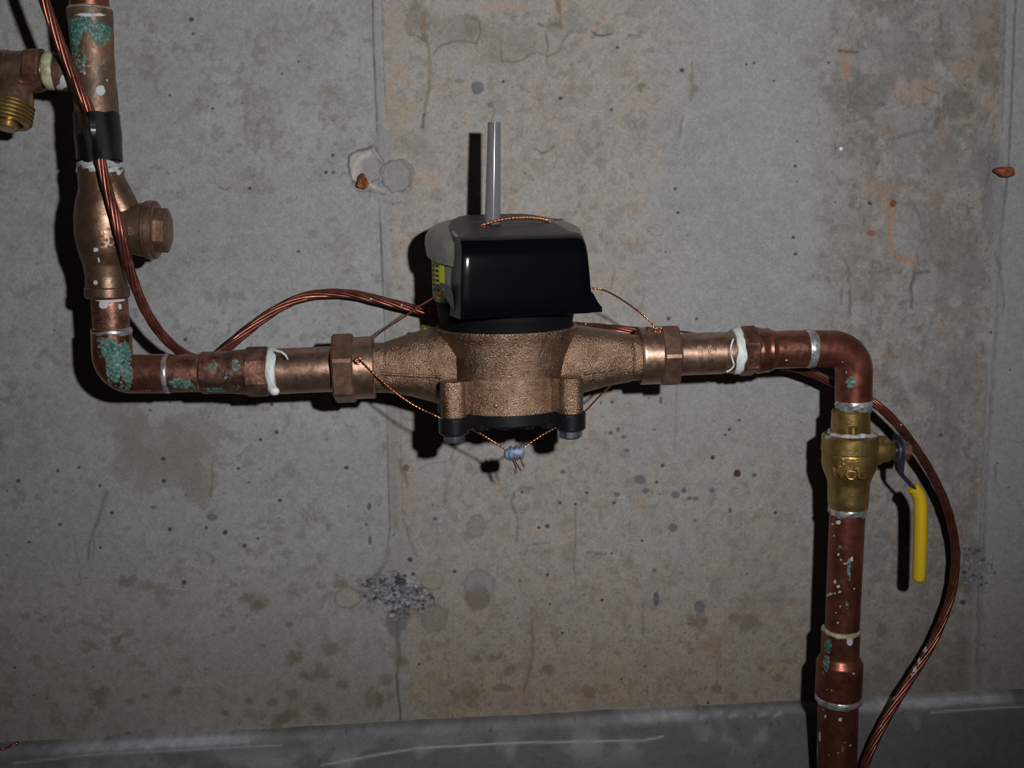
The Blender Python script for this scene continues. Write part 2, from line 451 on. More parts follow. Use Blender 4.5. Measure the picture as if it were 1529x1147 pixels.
# honeycombed patch
blob(572, 884, 40, 28, (.135, .138, .15), .85, -1.2, .35, .14, tex=.8)
blob(612, 898, 34, 22, (.135, .138, .15), .85, -1.0, .35, .14, ang=.3, tex=.8)
blob(594, 925, 17, 26, (.135, .135, .135), .8, -.6, .3, .2)
rs = random.Random(4)
for (hx, hy, hrx, hry, hn) in ((566, 882, 28, 20, 80), (596, 888, 36, 22, 110), (622, 898, 26, 16, 70), (598, 916, 15, 14, 36), (594, 866, 20, 9, 22)):
    for k in range(hn):
        a = rs.uniform(0, 6.28); r = math.sqrt(rs.random()); x = hx+hrx*r*math.cos(a); y = hy+hry*r*math.sin(a)
        blob(x, y, rs.uniform(1.3, 3.6), rs.uniform(1.2, 2.8), rs.choice([(.035, .035, .045), (.06, .06, .07), (.11, .11, .13), (.17, .175, .20), (.24, .245, .27), (.36, .37, .40)]), .85, rs.choice([-1.2, .4, 0]), .3, .3, scale=6)
blob(598, 872, 8, 6, (.045, .045, .055), .8, -1.5, .5)
for (x, y, r, c) in [(649, 926, 19, (.19, .18, .155)), (714, 894, 18, (.18, .155, .125)), (716, 876, 22, (.23, .235, .24))]:
    blob(x, y, r, r*1.05, c, .7, -.3, .16, .12, rim=(.09, (.14, .125, .105), .45))
blob(712, 897, 17, 17, (.175, .15, .12), .75, -.2, .2, .12)
blob(519, 895, 19, 15, (.29, .28, .255), .7, .3, .14, .1, rim=(.10, (.15, .13, .10), .6))
blob(508, 874, 13, 7, (.19, .155, .115), .7); blob(645, 870, 16, 14, (.25, .22, .18), .5, 0, .2, .1, rim=(.10, (.14, .12, .10), .5))
# brown damp spots of the lower left
for (x, y, r) in [(493, 972, 9), (432, 935, 5), (452, 1009, 5), (462, 1014, 6), (434, 1070, 11), (425, 1074, 8), (480, 1066, 10), (475, 1058, 7), (406, 1052, 6), (437, 1041, 9), (562, 1045, 14), (511, 1024, 7), (577, 1017, 8), (583, 1040, 6), (193, 1049, 6), (216, 1042, 5), (336, 1067, 5), (190, 1099, 4), (371, 1049, 5), (478, 1005, 10), (440, 985, 9), (416, 1080, 3), (703, 1040, 16), (600, 990, 7), (762, 1003, 8), (746, 983, 4), (712, 985, 4), (818, 1002, 8), (880, 1036, 8), (640, 985, 4), (735, 985, 6), (1046, 928, 12), (1120, 932, 13), (1098, 925, 8), (1072, 1030, 6), (1096, 1042, 6), (1164, 1015, 6), (1140, 1002, 5), (370, 895, 8), (383, 905, 10), (150, 1040, 12), (262, 1035, 8), (190, 870, 10)]:
    blob(x, y, r*1.25, r, (.135, .105, .072), .6, 0, .4, .45, ang=rs.uniform(-.6, .6), scale=10)
blob(750, 1030, 12, 6, (.12, .10, .07), .6)
# big grey-brown scar under the left run
for (x, y, rx, ry) in [(185, 615, 34, 24), (195, 655, 30, 34), (245, 665, 62, 38), (255, 700, 58, 38), (182, 702, 18, 22), (295, 725, 30, 32), (285, 655, 44, 40), (290, 690, 32, 50), (210, 690, 40, 26)]:
    blob(x, y, rx, ry, (.205, .193, .17), .50, -.12, .20, .10, scale=22)
blob(228, 605, 22, 24, (.29, .29, .295), .8, 0, .15, .1); blob(232, 625, 12, 14, (.29, .29, .295), .7, 0, .15, .1); blob(262, 600, 30, 20, (.29, .29, .295), .8, 0, .15, .1)
stroke([(317, 690), (316, 720), (313, 745)], 2.2, (.15, .14, .12), .7, -.2)
stroke([(157, 738), (143, 785), (132, 812), (130, 838)], 6, (.17, .155, .13), .75, -.3, .8, 3); stroke([(140, 805), (137, 835)], 2, (.15, .14, .12), .7)
stroke([(108, 800), (115, 840), (121, 875)], 1.8, (.17, .16, .14), .5)
blob(343, 255, 19, 27, (.27, .268, .275), .5, -.1, .06, .08, rim=(.05, (.20, .18, .19), .25)); stroke([(327, 279), (336, 282), (346, 280)], 2, (.13, .09, .09), .8)
for (x, y, rx, ry) in [(440, 30, 50, 26), (215, 30, 26, 24), (212, 80, 28, 22), (400, 60, 30, 20), (400, 150, 34, 22), (385, 190, 26, 20), (325, 75, 10, 7), (190, 105, 20, 6), (500, 60, 18, 16), (325, 105, 18, 8), (278, 385, 10, 10), (340, 380, 16, 16), (380, 440, 38, 9), (230, 390, 28, 30), (410, 220, 22, 18), (500, 140, 22, 16), (505, 370, 26, 30), (395, 280, 14, 12), (515, 440, 24, 30), (225, 100, 24, 18), (60, 440, 22, 14), (40, 40, 20, 12), (50, 330, 18, 12), (300, 160, 18, 10), (490, 150, 24, 16), (460, 100, 20, 12)]:
    blob(x, y, rx, ry, (.185, .175, .145), .42, 0, .5, .35, scale=14, tex=1.0)
stroke([(505, 380), (497, 410), (492, 430)], 2.5, (.22, .22, .22), .5)
# ring nub of form-tie mortar
blob(546, 247, 27, 28, (.33, .325, .31), .9, 2.5, .2, .08, rim=(.055, (.12, .115, .11), .85))
blob(594, 262, 26, 24, (.235, .235, .235), .75, 1.8, .3, .08, rim=(.05, (.13, .11, .10), .6)); blob(562, 256, 20, 16, (.24, .24, .245), .85, -1.0, .3, .12)
stroke([(527, 266), (528, 250), (538, 236), (552, 229)], 7, (.42, .41, .37), .9, 1.2); stroke([(552, 275), (562, 279), (572, 286)], 4.5, (.42, .39, .33), .9, .8); stroke([(525, 275), (535, 285), (556, 287), (575, 290)], 3, (.12, .115, .11), .7, -.8); stroke([(600, 240), (613, 256), (612, 280)], 4, (.15, .14, .12), .6, -.6); stroke([(575, 285), (590, 300), (612, 300)], 8, (.27, .27, .265), .6, .8)
stroke([(536, 226), (555, 222), (564, 240), (575, 248)], 2.5, (.15, .145, .14), .7, -.6); blob(573, 214, 17, 22, (.235, .235, .24), .6, .5)
stroke([(573, 300), (588, 305), (600, 302)], 2, (.12, .09, .08), .8); stroke([(565, 285), (568, 300), (570, 330)], 5, (.30, .30, .30), .7, .4)
stroke([(507, 265), (512, 258), (520, 260)], 2.5, (.16, .13, .10), .6); blob(497, 257, 3, 3, DK, .8)
# strip beside the joint: spalls, cracks, streaks
for (x, y, rx, ry, c, a) in [(622, 30, 20, 26, OL, .8), (690, 42, 40, 22, (.19, .185, .17), .6), (704, 38, 12, 22, OL, .8), (770, 60, 44, 34, (.20, .185, .155), .6), (690, 10, 60, 12, (.33, .31, .29), .7), (755, 8, 30, 8, (.36, .25, .20), .6), (598, 105, 16, 26, (.33, .265, .18), .6), (597, 165, 22, 28, (.32, .255, .18), .6), (590, 30, 14, 50, (.31, .26, .20), .5), (640, 75, 12, 12, (.30, .30, .30), .7), (668, 90, 20, 20, (.30, .30, .30), .6), (600, 80, 14, 14, (.285, .285, .285), .7), (616, 215, 22, 16, (.20, .195, .175), .6), (640, 240, 12, 16, (.22, .215, .20), .6), (690, 255, 14, 40, (.20, .20, .19), .5), (640, 262, 18, 16, (.35, .28, .24), .6), (660, 170, 14, 20, (.30, .30, .305), .6), (648, 205, 16, 30, (.30, .29, .28), .5), (752, 195, 8, 10, (.36, .26, .18), .7), (600, 300, 24, 14, (.24, .24, .235), .5), (850, 40, 26, 14, OL, .45), (830, 62, 26, 10, (.30, .29, .28), .5), (585, 640, 12, 60, (.24, .225, .20), .5), (612, 740, 10, 34, (.31, .245, .20), .7), (600, 700, 8, 20, (.20, .165, .13), .5), (640, 700, 30, 26, (.285, .285, .285), .7), (663, 790, 34, 40, (.255, .25, .245), .45), (645, 860, 24, 20, (.27, .25, .225), .5)]:
    blob(x, y, rx, ry, c, a, -.3, .38, .2, scale=18, tex=.5)
stroke([(630, 20), (634, 55), (641, 75), (641, 125), (635, 160), (631, 188)], 6, (.21, .165, .11), .85, -.8, 1.5, 3)
stroke([(631, 50), (634, 62), (622, 52), (610, 50)], 2.5, DK, .6, -.5); stroke([(630, 188), (634, 170)], 3, DK, .8, -.7)
stroke([(648, 80), (655, 70), (668, 63), (680, 60), (700, 62), (712, 64), (716, 50), (717, 30), (705, 25)], 2.8, (.13, .11, .085), .75, -.6)
stroke([(747, 60), (750, 90), (765, 92), (780, 88), (795, 78), (803, 76), (818, 84), (835, 76), (840, 62), (855, 42)], 2.6, (.13, .12, .10), .7, -.5)
stroke([(806, 35), (818, 37), (832, 33), (838, 38)], 5, (.11, .105, .09), .7, -.4); stroke([(833, 0), (838, 20), (838, 34)], 6, (.19, .13, .09), .8, -.5, 1.2, 3)
stroke([(842, 5), (842, 30)], 3, OC, .6); stroke([(817, 45), (818, 70), (816, 95)], 2.2, (.12, .12, .12), .7, -.4)
stroke([(884, 46), (893, 51), (905, 51), (914, 49)], 3, (.10, .085, .07), .8, -.5); stroke([(940, 52), (956, 54)], 2.4, (.15, .12, .10), .7); stroke([(905, 5), (902, 28)], 4, (.27, .21, .17), .6)
stroke([(605, 120), (625, 122)], 2.5, OC, .6); stroke([(573, 150), (585, 120), (600, 105)], 4, OC, .45, 0, 3)
stroke([(735, 150), (738, 165), (734, 180)], 2.6, (.16, .13, .10), .6); blob(732, 156, 4, 4, DK, .7); blob(738, 160, 20, 12, (.21, .205, .195), .4)
blob(686, 120, 8, 3, OL, .7)
stroke([(797, 222), (808, 228), (823, 224), (828, 216)], 2.4, (.13, .10, .08), .75, -.3); stroke([(828, 216), (833, 235), (826, 252), (815, 260)], 2, (.19, .16, .13), .5)
blob(880, 228, 9, 6, (.19, .19, .20), .7, 0, .6); blob(870, 238, 5, 6, (.20, .20, .20), .6)
# centre panel marks
stroke([(1036, 92), (1035, 120)], 3, (.19, .18, .155), .7, -.3); stroke([(1035, 112), (1036, 138), (1033, 150)], 8, (.185, .18, .15), .8, -.4, 1.5, 3)
blob(1040, 131, 6, 6, (.17, .165, .135), .8); stroke([(1020, 172), (1018, 192), (1016, 204)], 3, (.17, .16, .14), .7, -.3); stroke([(1026, 175), (1022, 200), (1018, 222)], 4, (.33, .33, .33), .6, .2)
blob(959, 127, 7, 4, (.18, .155, .115), .8); blob(957, 133, 3, 5, (.18, .155, .115), .7); blob(996, 165, 7, 8, (.32, .255, .215), .6)
stroke([(940, 182), (948, 180), (952, 188), (944, 194), (941, 188)], 2, (.16, .15, .14), .65); stroke([(1024, 30), (1030, 38)], 2, (.17, .17, .17), .6)
stroke([(1222, 158), (1225, 175), (1224, 186)], 2.6, (.17, .165, .16), .65); stroke([(970, 342), (980, 336), (992, 340), (990, 350), (978, 352), (969, 346)], 2, (.19, .175, .145), .6)
stroke([(917, 395), (919, 408), (913, 430)], 2.4, (.18, .18, .18), .6); stroke([(962, 430), (960, 455), (955, 470)], 2.6, (.17, .17, .17), .6); stroke([(1088, 431), (1105, 432)], 2, (.14, .13, .13), .7)
stroke([(1012, 575), (1010, 640), (1009, 680)], 2.2, (.17, .175, .185), .65, -.3, .6); blob(990, 422, 6, 7, (.285, .29, .29), .5, 0, .1, .1, rim=(.12, (.18, .18, .18), .5))
blob(1000, 600, 26, 70, (.27, .255, .235), .35, 0, .5, .4)
stroke([(860, 756), (860, 800), (858, 850), (861, 875)], 3.2, (.165, .16, .155), .75, -.4, .5, 2); stroke([(838, 720), (839, 745)], 1.8, (.2, .19, .17), .6); stroke([(930, 755), (930, 800)], 1.6, (.2, .19, .18), .5)
stroke([(797, 732), (782, 730), (768, 738), (763, 752), (768, 765), (773, 770), (772, 812)], 3.2, (.15, .14, .125), .7, -.4)
blob(712, 787, 12, 16, (.21, .21, .20), .7, -.3, .3, .15, ang=.4, rim=(.15, (.14, .13, .12), .4)); stroke([(745, 840), (742, 860), (740, 868)], 2.5, (.2, .19, .18), .6); stroke([(752, 835), (770, 830), (785, 828)], 1.8, (.18, .17, .15), .5)
stroke([(785, 830), (790, 815), (820, 812)], 2.4, (.18, .15, .12), .5); stroke([(880, 826), (905, 829)], 2.2, (.15, .13, .11), .6); stroke([(794, 910), (796, 950), (795, 985), (790, 1015), (782, 1040)], 5, (.16, .13, .115), .75, -.6, 2.2, 4)
stroke([(961, 905), (960, 925), (963, 950)], 4, (.15, .13, .12), .6, -.3, 2); stroke([(859, 640), (1005, 640)], .01, GR, 0)
stroke([(565, 590), (590, 610), (600, 625), (620, 632)], 4, (.15, .155, .165), .6, -.4, 3); blob(603, 612, 20, 14, (.23, .235, .235), .6)
stroke([(672, 688), (680, 670), (686, 640)], 4, (.17, .155, .14), .6, -.3); stroke([(670, 730), (664, 750)], 7, (.20, .15, .12), .7, -.3); stroke([(684, 690), (670, 735)], 4, (.33, .33, .33), .5)
stroke([(666, 690), (640, 695), (624, 704)], 1.8, (.18, .17, .16), .6)
stroke([(596, 690), (604, 712), (608, 730)], 4, (.15, .12, .095), .7, -.3)
blob(606, 700, 5, 5, DK, .7); stroke([(510, 628), (520, 640), (525, 655)], 2.5, (.21, .215, .21), .6); blob(574, 668, 5, 7, (.20, .19, .165), .8)
blob(775, 672, 50, 26, (.34, .34, .34), .35, 0, .5, .3)
stroke([(1275, 75), (1262, 76), (1240, 74)], .01, GR, 0)
# slate-coloured stones in the face
for (x, y, rx, ry) in [(713, 131, 10, 9.5), (957, 718, 9, 7.5), (965, 735, 5, 4), (1006, 790, 7, 6.5), (1010, 741, 7, 5.5), (1023, 734, 4, 4), (1031, 746, 4, 3), (1040, 746, 5, 3), (1065, 734, 5, 4), (937, 674, 5, 3.5), (913, 648, 3.8, 3), (924, 643, 3, 4), (933, 654, 5, 2.6), (316, 774, 8, 5), (228, 759, 5, 3), (1046, 909, 8, 9), (981, 895, 4, 12), (1207, 576, 5, 4), (922, 740, 5, 3.4), (1066, 685, 3.4, 3.4), (1128, 711, 3.4, 3), (770, 705, 2.3, 5), (841, 706, 4, 3), (551, 758, 3, 6), (552, 808, 3, 7), (547, 785, 3, 2), (1320, 155, 5, 4), (979, 854, 3, 3), (1092, 764, 2.4, 4), (988, 599, 2.6, 5), (650, 777, 3.4, 2.6)]:
    blob(x, y, rx, ry, SL if rx > 4 else (.09, .095, .11), .85, -.25, .14, .18, scale=7)
blob(1103, 709, 5.5, 5.5, (.05, .022, .018), .95, -1.5, .2, .2, scale=6)
# bugholes
for (x, y, r) in [(1020, 104, 3.4), (1190, 248, 2.4), (1187, 355, 2.6), (1190, 380, 2.6), (1014, 318, 2.6), (1000, 477, 2.8), (1042, 477, 2.4), (1010, 282, 2.5), (284, 28, 3.6), (287, 50, 2.4), (316, 162, 2), (252, 142, 1.8), (372, 281, 2.6), (486, 257, 3), (496, 232, 2.6), (445, 92, 2), (420, 109, 1.8), (445, 376, 2.4), (275, 508, 2.8), (242, 687, 3.2), (243, 720, 3.2), (252, 792, 3), (165, 768, 2.8), (84, 705, 2.6), (25, 720, 3), (223, 614, 2.2), (388, 658, 2.6), (355, 701, 2.4), (405, 605, 2.6), (517, 700, 3.2), (417, 749, 3), (412, 647, 3), (364, 817, 3), (41, 812, 2.2), (307, 790, 2.4), (335, 797, 4), (384, 806, 2.2), (273, 872, 4), (87, 785, 2.4), (147, 727, 2.4), (148, 820, 2.2), (116, 700, 2.2), (770, 131, 0.1), (752, 121, 2.3), (838, 146, 3), (914, 163, 2.4), (923, 70, 2.4), (982, 722, 2.6), (991, 697, 3), (1066, 685, 3), (1091, 643, 2.6), (1085, 651, 2), (1106, 629, 2.2), (780, 737, 2), (877, 738, 2.4), (918, 753, 2.6), (837, 753, 2.4), (860, 755, 2), (805, 790, 2.4), (818, 788, 3.4), (818, 861, 2.4), (960, 810, 2.2), (1160, 768, 2.4), (679, 856, 3), (626, 995, 2), (612, 838, 3.6), (617, 860, 3), (898, 603, 2), (915, 602, 2.4), (20, 1000, 2), (1240, 93, 2), (1158, 120, 1.6), (1128, 93, 2), (1116, 95, 1.8), (1302, 303, 3.8), (1278, 1014, 2), (1483, 497, 2), (1408, 652, 3.4), (1441, 902, 4.5), (929, 1017, 2), (1059, 1053, 2.4), (822, 905, 1.8), (840, 948, 2.2), (900, 899, 2.6)]:
    if r > .5: blob(x, y, r, r*.9, (.045, .042, .045), .9, -.8, .15, .3, scale=5)
rr = random.Random(11)
for k in range(330):
    x = rr.uniform(-30, 1560); y = rr.uniform(-30, 1100); r = rr.choice([.9, 1.1, 1.3, 1.6])
    if y < 560 and x < 1200 and k % 2: continue
    blob(x, y, r*rr.uniform(.9, 1.5), r, (.07, .065, .06), rr.uniform(.45, .85), -.4, .1, .4, scale=5)
# right strip features
stroke([(1522, -40), (1516, 120), (1510, 250), (1502, 330)], 3, (.13, .13, .135), .75, -.9, .6); stroke([(1506, -40), (1500, 200)], 2, (.14, .135, .13), .55, -.4, 1)
stroke([(1500, 330), (1490, 520), (1478, 680), (1470, 860), (1464, 1030)], 6, (.18, .18, .18), .6, -.5, 1.5); stroke([(1478, 560), (1468, 760), (1462, 1000)], 2.4, (.13, .125, .12), .5, -.6, 2)
stroke([(1490, 380), (1497, 400), (1503, 450), (1500, 470)], 3, (.14, .14, .15), .6, -.4)
for (x, y, rx, ry, c, a) in [(1299, 133, 32, 26, (.145, .143, .13), .8), (1290, 90, 34, 14, (.25, .25, .245), .7), (1268, 88, 10, 24, (.32, .22, .16), .5), (1366, 135, 34, 20, (.34, .235, .185), .7), (1340, 60, 36, 26, (.20, .203, .208), .6), (1360, 95, 40, 24, (.175, .175, .165), .6), (1350, 175, 50, 18, (.26, .258, .25), .7), (1370, 205, 34, 10, (.235, .24, .25), .7), (1430, 155, 26, 22, (.12, .112, .095), .75), (1405, 200, 10, 30, (.24, .17, .13), .5), (1425, 25, 26, 34, (.235, .235, .235), .6), (1410, 60, 12, 30, (.16, .13, .11), .6), (1440, 100, 26, 14, (.31, .21, .14), .6), (1475, 60, 20, 60, (.20, .155, .11), .55), (1355, 235, 26, 26, (.22, .222, .228), .7), (1430, 250, 44, 26, (.205, .203, .19), .5), (1475, 235, 18, 44, (.17, .172, .19), .5), (1490, 300, 16, 60, (.165, .17, .185), .55), (1260, 250, 26, 16, (.28, .275, .26), .6), (1315, 285, 24, 14, (.33, .23, .165), .6), (1350, 330, 22, 46, (.27, .275, .28), .7), (1375, 345, 14, 34, (.185, .188, .195), .6), (1420, 360, 34, 50, (.165, .15, .13), .6), (1440, 420, 40, 60, (.17, .165, .155), .7), (1385, 430, 24, 26, (.285, .285, .29), .7), (1430, 450, 10, 10, (.32, .32, .32), .8), (1300, 430, 24, 20, (.21, .205, .185), .5), (1290, 460, 16, 12, (.30, .30, .295), .6), (1300, 350, 40, 44, (.27, .26, .24), .4), (1400, 520, 14, 12, (.26, .262, .265), .7), (1440, 560, 40, 50, (.17, .163, .155), .5), (1385, 585, 22, 16, (.14, .138, .135), .6), (1442, 605, 14, 20, (.265, .255, .245), .8), (1420, 640, 22, 50, (.16, .155, .15), .5), (1350, 560, 22, 26, (.25, .25, .25), .5), (1400, 700, 40, 40, (.205, .20, .195), .5), (1460, 850, 22, 34, (.15, .152, .165), .6), (1310, 830, 18, 22, (.17, .17, .172), .55), (1318, 942, 8, 9, (.11, .08, .065), .8), (1310, 970, 10, 10, (.14, .12, .105), .6), (1395, 982, 18, 9, (.19, .185, .17), .6), (1370, 903, 40, 5, (.19, .17, .16), .6), (1350, 20, 30, 16, (.15, .148, .14), .6), (1160, 896, 14, 14, (.155, .15, .145), .65), (1390, 300, 26, 14, (.21, .165, .125), .5)]:
    blob(x, y, rx, ry, c, a*.9, rs.uniform(-.7, .4), .42, .16, scale=16, tex=.45)
stroke([(1256, 75), (1268, 77), (1284, 76)], 3.2, (.09, .085, .075), .9, -.8); stroke([(1263, 82), (1265, 105)], 8, (.31, .19, .13), .7)
stroke([(1262, 180), (1280, 180), (1290, 177)], 4, (.15, .15, .15), .7, -.4); stroke([(1333, 310), (1332, 350), (1334, 375), (1348, 387), (1366, 390)], 7, (.34, .20, .12), .8, -.3, 2)
blob(1336, 304, 5, 6, (.17, .05, .02), .9); blob(1303, 349, 7, 5, (.20, .09, .06), .7)
stroke([(1262, 388), (1270, 400), (1272, 440), (1270, 475)], 3, (.14, .14, .14), .65, -.4); stroke([(1390, 406), (1368, 410), (1363, 430), (1364, 460)], 4.5, (.11, .105, .095), .8, -.9)
stroke([(1371, 310), (1382, 340), (1388, 370)], 3, (.13, .14, .15), .6, -.5); stroke([(1245, 255), (1255, 270), (1285, 280)], 2.6, (.18, .15, .12), .6); stroke([(1383, 130), (1405, 140), (1408, 175), (1400, 190)], 3, (.15, .11, .09), .6, -.7)
stroke([(1330, 210), (1345, 205), (1365, 200), (1380, 192)], 4, (.13, .125, .12), .65, -.5); stroke([(1480, 170), (1472, 190)], 3, (.12, .12, .12), .6)
for k in range(34): blob(rs.uniform(1442, 1490), rs.uniform(820, 878), rs.uniform(1.5, 3.5), rs.uniform(1.2, 3), rs.choice([(.05, .05, .085), (.07, .07, .10), (.30, .32, .36)]), .8, -.6, .2, .3, scale=6)
for k in range(40): stroke([(x := rs.uniform(1250, 1495), y := rs.uniform(0, 700)), (x+rs.uniform(-4, 4), y+rs.uniform(8, 30))], rs.uniform(1.6, 3), rs.choice([(.11, .105, .10), (.32, .315, .30), (.15, .11, .08), (.30, .19, .12)]), .55, rs.uniform(-.6, .3), 3)
blob(1478, 262, 3, 3, (.10, .14, .24), .5); blob(1258, 222, 2.2, 2.2, (.9, .9, .9), .9); blob(1478, 300, 10, 26, (.19, .195, .205), .5)
edge_n = 4*vn(X, Y, 60, 3)
rows, cols_ = X.shape
# mild board waviness
H += .25*n_big+.06*n_fine
VY = -(H*.001).astype(np.float64)
VY += .004                      # face sits just behind the pipes' mapping plane
bd = ((np.arange(cols_) < NB-40) | (np.arange(cols_) >= cols_-NB+40))[None, :] | ((np.arange(rows) < NB-40) | (np.arange(rows) >= rows-NB+40))[:, None]
VY = np.where(bd, .004, VY)
def grid_mesh(name, GX, VY, GZ, C, mat):
    rows, cols_ = GX.shape
    co = np.stack([GX, VY, GZ], -1).reshape(-1, 3).astype(np.float32)
    i = np.arange(rows-1)[:, None]*cols_+np.arange(cols_-1)[None, :]
    q = np.stack([i, i+1, i+1+cols_, i+cols_], -1).reshape(-1).astype(np.int32)
    me = bpy.data.meshes.new(name); nf = (rows-1)*(cols_-1)
    me.vertices.add(len(co)); me.vertices.foreach_set('co', co.reshape(-1))
    me.loops.add(nf*4); me.loops.foreach_set('vertex_index', q)
    me.polygons.add(nf); me.polygons.foreach_set('loop_start', np.arange(nf, dtype=np.int32)*4)
    me.update(calc_edges=True)
    me.polygons.foreach_set('use_smooth', np.ones(nf, bool))
    at = me.attributes.new('tint', 'FLOAT_COLOR', 'POINT')
    c4 = np.concatenate([C.reshape(-1, 3).clip(0, 1), np.ones((len(co), 1))], 1).astype(np.float32)
    at.data.foreach_set('color', c4.reshape(-1)); me.materials.append(mat)
    o = bpy.data.objects.new(name, me); link(o); return o
def concrete(name, k=1.0, rough=.85):
    m, nt, bs = nodes(name)
    at = N(nt, 'ShaderNodeAttribute', attribute_name='tint')
    n = noise(nt, 420, 5, .65); n2 = noise(nt, 1100, 2, .5)
    f = math_(nt, 'ADD', math_(nt, 'MULTIPLY', n.outputs[0], .62), math_(nt, 'MULTIPLY', n2.outputs[0], .55))
    f = math_(nt, 'ADD', f, .415)
    v = N(nt, 'ShaderNodeVectorMath', operation='SCALE'); nt.links.new(at.outputs['Color'], v.inputs[0]); nt.links.new(math_(nt, 'MULTIPLY', f, k), v.inputs['Scale'])
    nt.links.new(v.outputs[0], bs.inputs['Base Color']); bs.inputs['Roughness'].default_value = rough
    bs.inputs['Specular IOR Level'].default_value = .25
    bump(nt, bs, n.outputs[0], .35, .0006)
    return m
M['wall'] = concrete('formed_concrete')
wall = grid_mesh('wall_back', GX, VY, GZ, C, M['wall'])
tag(wall, 'grey formed concrete basement wall with stains, joint lines and pits', kind='structure')

# ------------------------------------------------------------------ concrete kicker along the foot of the wall
nx = 900; prof = []
tl, tr = P(-60, 1114.5, 0), P(1600, 1026.5, 0)
slope = (tr.z-tl.z)/(tr.x-tl.x)
kx = np.concatenate([np.linspace(x_lo-.45, x_lo, 12)[:-1], np.linspace(x_lo, x_hi, nx), np.linspace(x_hi, x_hi+.45, 12)[1:]])
path = [(-.006, 0.0), (.004, .0005), (.010, -.001), (.013, -.004)]
for k in range(1, 46): path.append((.013+.034*(k/45)**.85, -.004-.064*k/45))
path += [(.052, -.09), (.056, -.13), (.058, -.22), (.058, -.30)]
pa = np.array(path)
KX = np.repeat(kx[None, :], len(pa), 0); Z0 = tl.z+slope*(kx-tl.x)
wav = .0012*vn(kx*1600, kx*0, 60, 5)+.0006*vn(kx*1600, kx*0, 17, 6)
KZ = Z0[None, :]+pa[:, 1:2]+wav[None, :]*np.exp(-((pa[:, 1:2])/.02)**2)
KY = -(pa[:, 0:1]+0*KX)
KX, KY, KZ = KX[::-1], KY[::-1], KZ[::-1]
kX, kY = px_of(KX, KY, KZ); d_top = (Z0[None, :]-KZ)
nb = fbm(KX*1500, KZ*1500, 60, 21, 4); nf = fbm(KX*1500, KZ*2500, 12, 31, 3)
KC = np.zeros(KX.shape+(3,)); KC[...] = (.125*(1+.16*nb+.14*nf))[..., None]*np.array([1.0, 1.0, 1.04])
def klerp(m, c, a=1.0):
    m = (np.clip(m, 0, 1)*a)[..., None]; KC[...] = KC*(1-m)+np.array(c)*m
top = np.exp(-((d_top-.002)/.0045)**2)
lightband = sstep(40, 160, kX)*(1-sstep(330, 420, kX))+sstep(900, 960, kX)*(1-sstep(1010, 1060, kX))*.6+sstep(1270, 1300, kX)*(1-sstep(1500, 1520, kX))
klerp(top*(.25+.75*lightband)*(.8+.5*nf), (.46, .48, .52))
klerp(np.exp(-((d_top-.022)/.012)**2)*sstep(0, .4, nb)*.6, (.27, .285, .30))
def kstroke(pts, wd, c, a):
    d = np.full(KX.shape, 1e9)
    for (ax, ay), (bx, by) in zip(pts, pts[1:]):
        L = (bx-ax)**2+(by-ay)**2; t = np.clip(((kX-ax)*(bx-ax)+(kY-ay)*(by-ay))/L, 0, 1)
        d = np.minimum(d, np.hypot(kX-ax-t*(bx-ax), kY-ay-t*(by-ay)))
    klerp(np.exp(-(d/wd)**2), c, a)
kstroke([(20, 1140), (130, 1128), (300, 1119), (420, 1113)], 1.6, (.33, .34, .36), .7)
kstroke([(480, 1143), (560, 1128), (620, 1118), (700, 1113), (780, 1109), (960, 1106), (990, 1100)], 1.6, (.38, .39, .41), .8)
kstroke([(1390, 1064), (1430, 1061), (1529, 1055)], 1.6, (.38, .39, .41), .8)
for k in range(9): kstroke([(980+22*k, 1062+rs.uniform(0, 12)), (990+22*k, 1063+rs.uniform(0, 10))], 2.5, (.40, .42, .45), .5)
kstroke([(1117, 1066), (1112, 1076)], 6, (.14, .15, .15), .8)
for k in range(40): kx0, ky0 = rs.uniform(0, 1520), rs.uniform(1060, 1145); kstroke([(kx0, ky0), (kx0+1, ky0)], rs.uniform(1.2, 2.4), (.05, .05, .055), .7)
M['kicker'] = concrete('dark_trowelled_concrete', 1.0, .8)
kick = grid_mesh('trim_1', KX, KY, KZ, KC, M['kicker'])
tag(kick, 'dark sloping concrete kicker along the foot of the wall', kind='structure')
fz = float(KZ.min())
bm = bmesh.new()
v = [bm.verts.new(p) for p in ((x_lo-.45, .004, fz), (x_hi+.45, .004, fz), (x_hi+.45, -2.2, fz), (x_lo-.45, -2.2, fz))]
bm.faces.new(v)
fl = mesh_obj('floor', bm, plain('floor_concrete', (.16, .16, .16), .85, 0, 60, .4, (.22, .22, .22), nscale=9)); tag(fl, 'bare grey concrete basement floor', kind='structure')

# ------------------------------------------------------------------ plumbing
Z = .085
def arc(cx, cy, r, a0, a1, n=14):
    return [(cx+r*math.cos(math.radians(a0+(a1-a0)*k/n)), cy+r*math.sin(math.radians(a0+(a1-a0)*k/n))) for k in range(n+1)]
def densify(pl, step=3.0):
    out = [pl[0]]
    for a, b in zip(pl, pl[1:]):
        n = max(1, int(math.hypot(b[0]-a[0], b[1]-a[1])/step))
        for k in range(1, n+1): out.append((a[0]+(b[0]-a[0])*k/n, a[1]+(b[1]-a[1])*k/n))
    return out
def bend(name, pl, r_px, mat, parent, z=Z, seg=56):
    pl = densify(pl); pts = [P(x, y, z) for x, y in pl]
    if not isinstance(r_px, (list, tuple)): rr = [r_px*S(p) for p in pts]
    else: rr = [(r_px[0]+(r_px[1]-r_px[0])*k/(len(pts)-1))*S(p) for k, p in enumerate(pts)]
    return tube(name, pts, rr, mat, parent, seg)
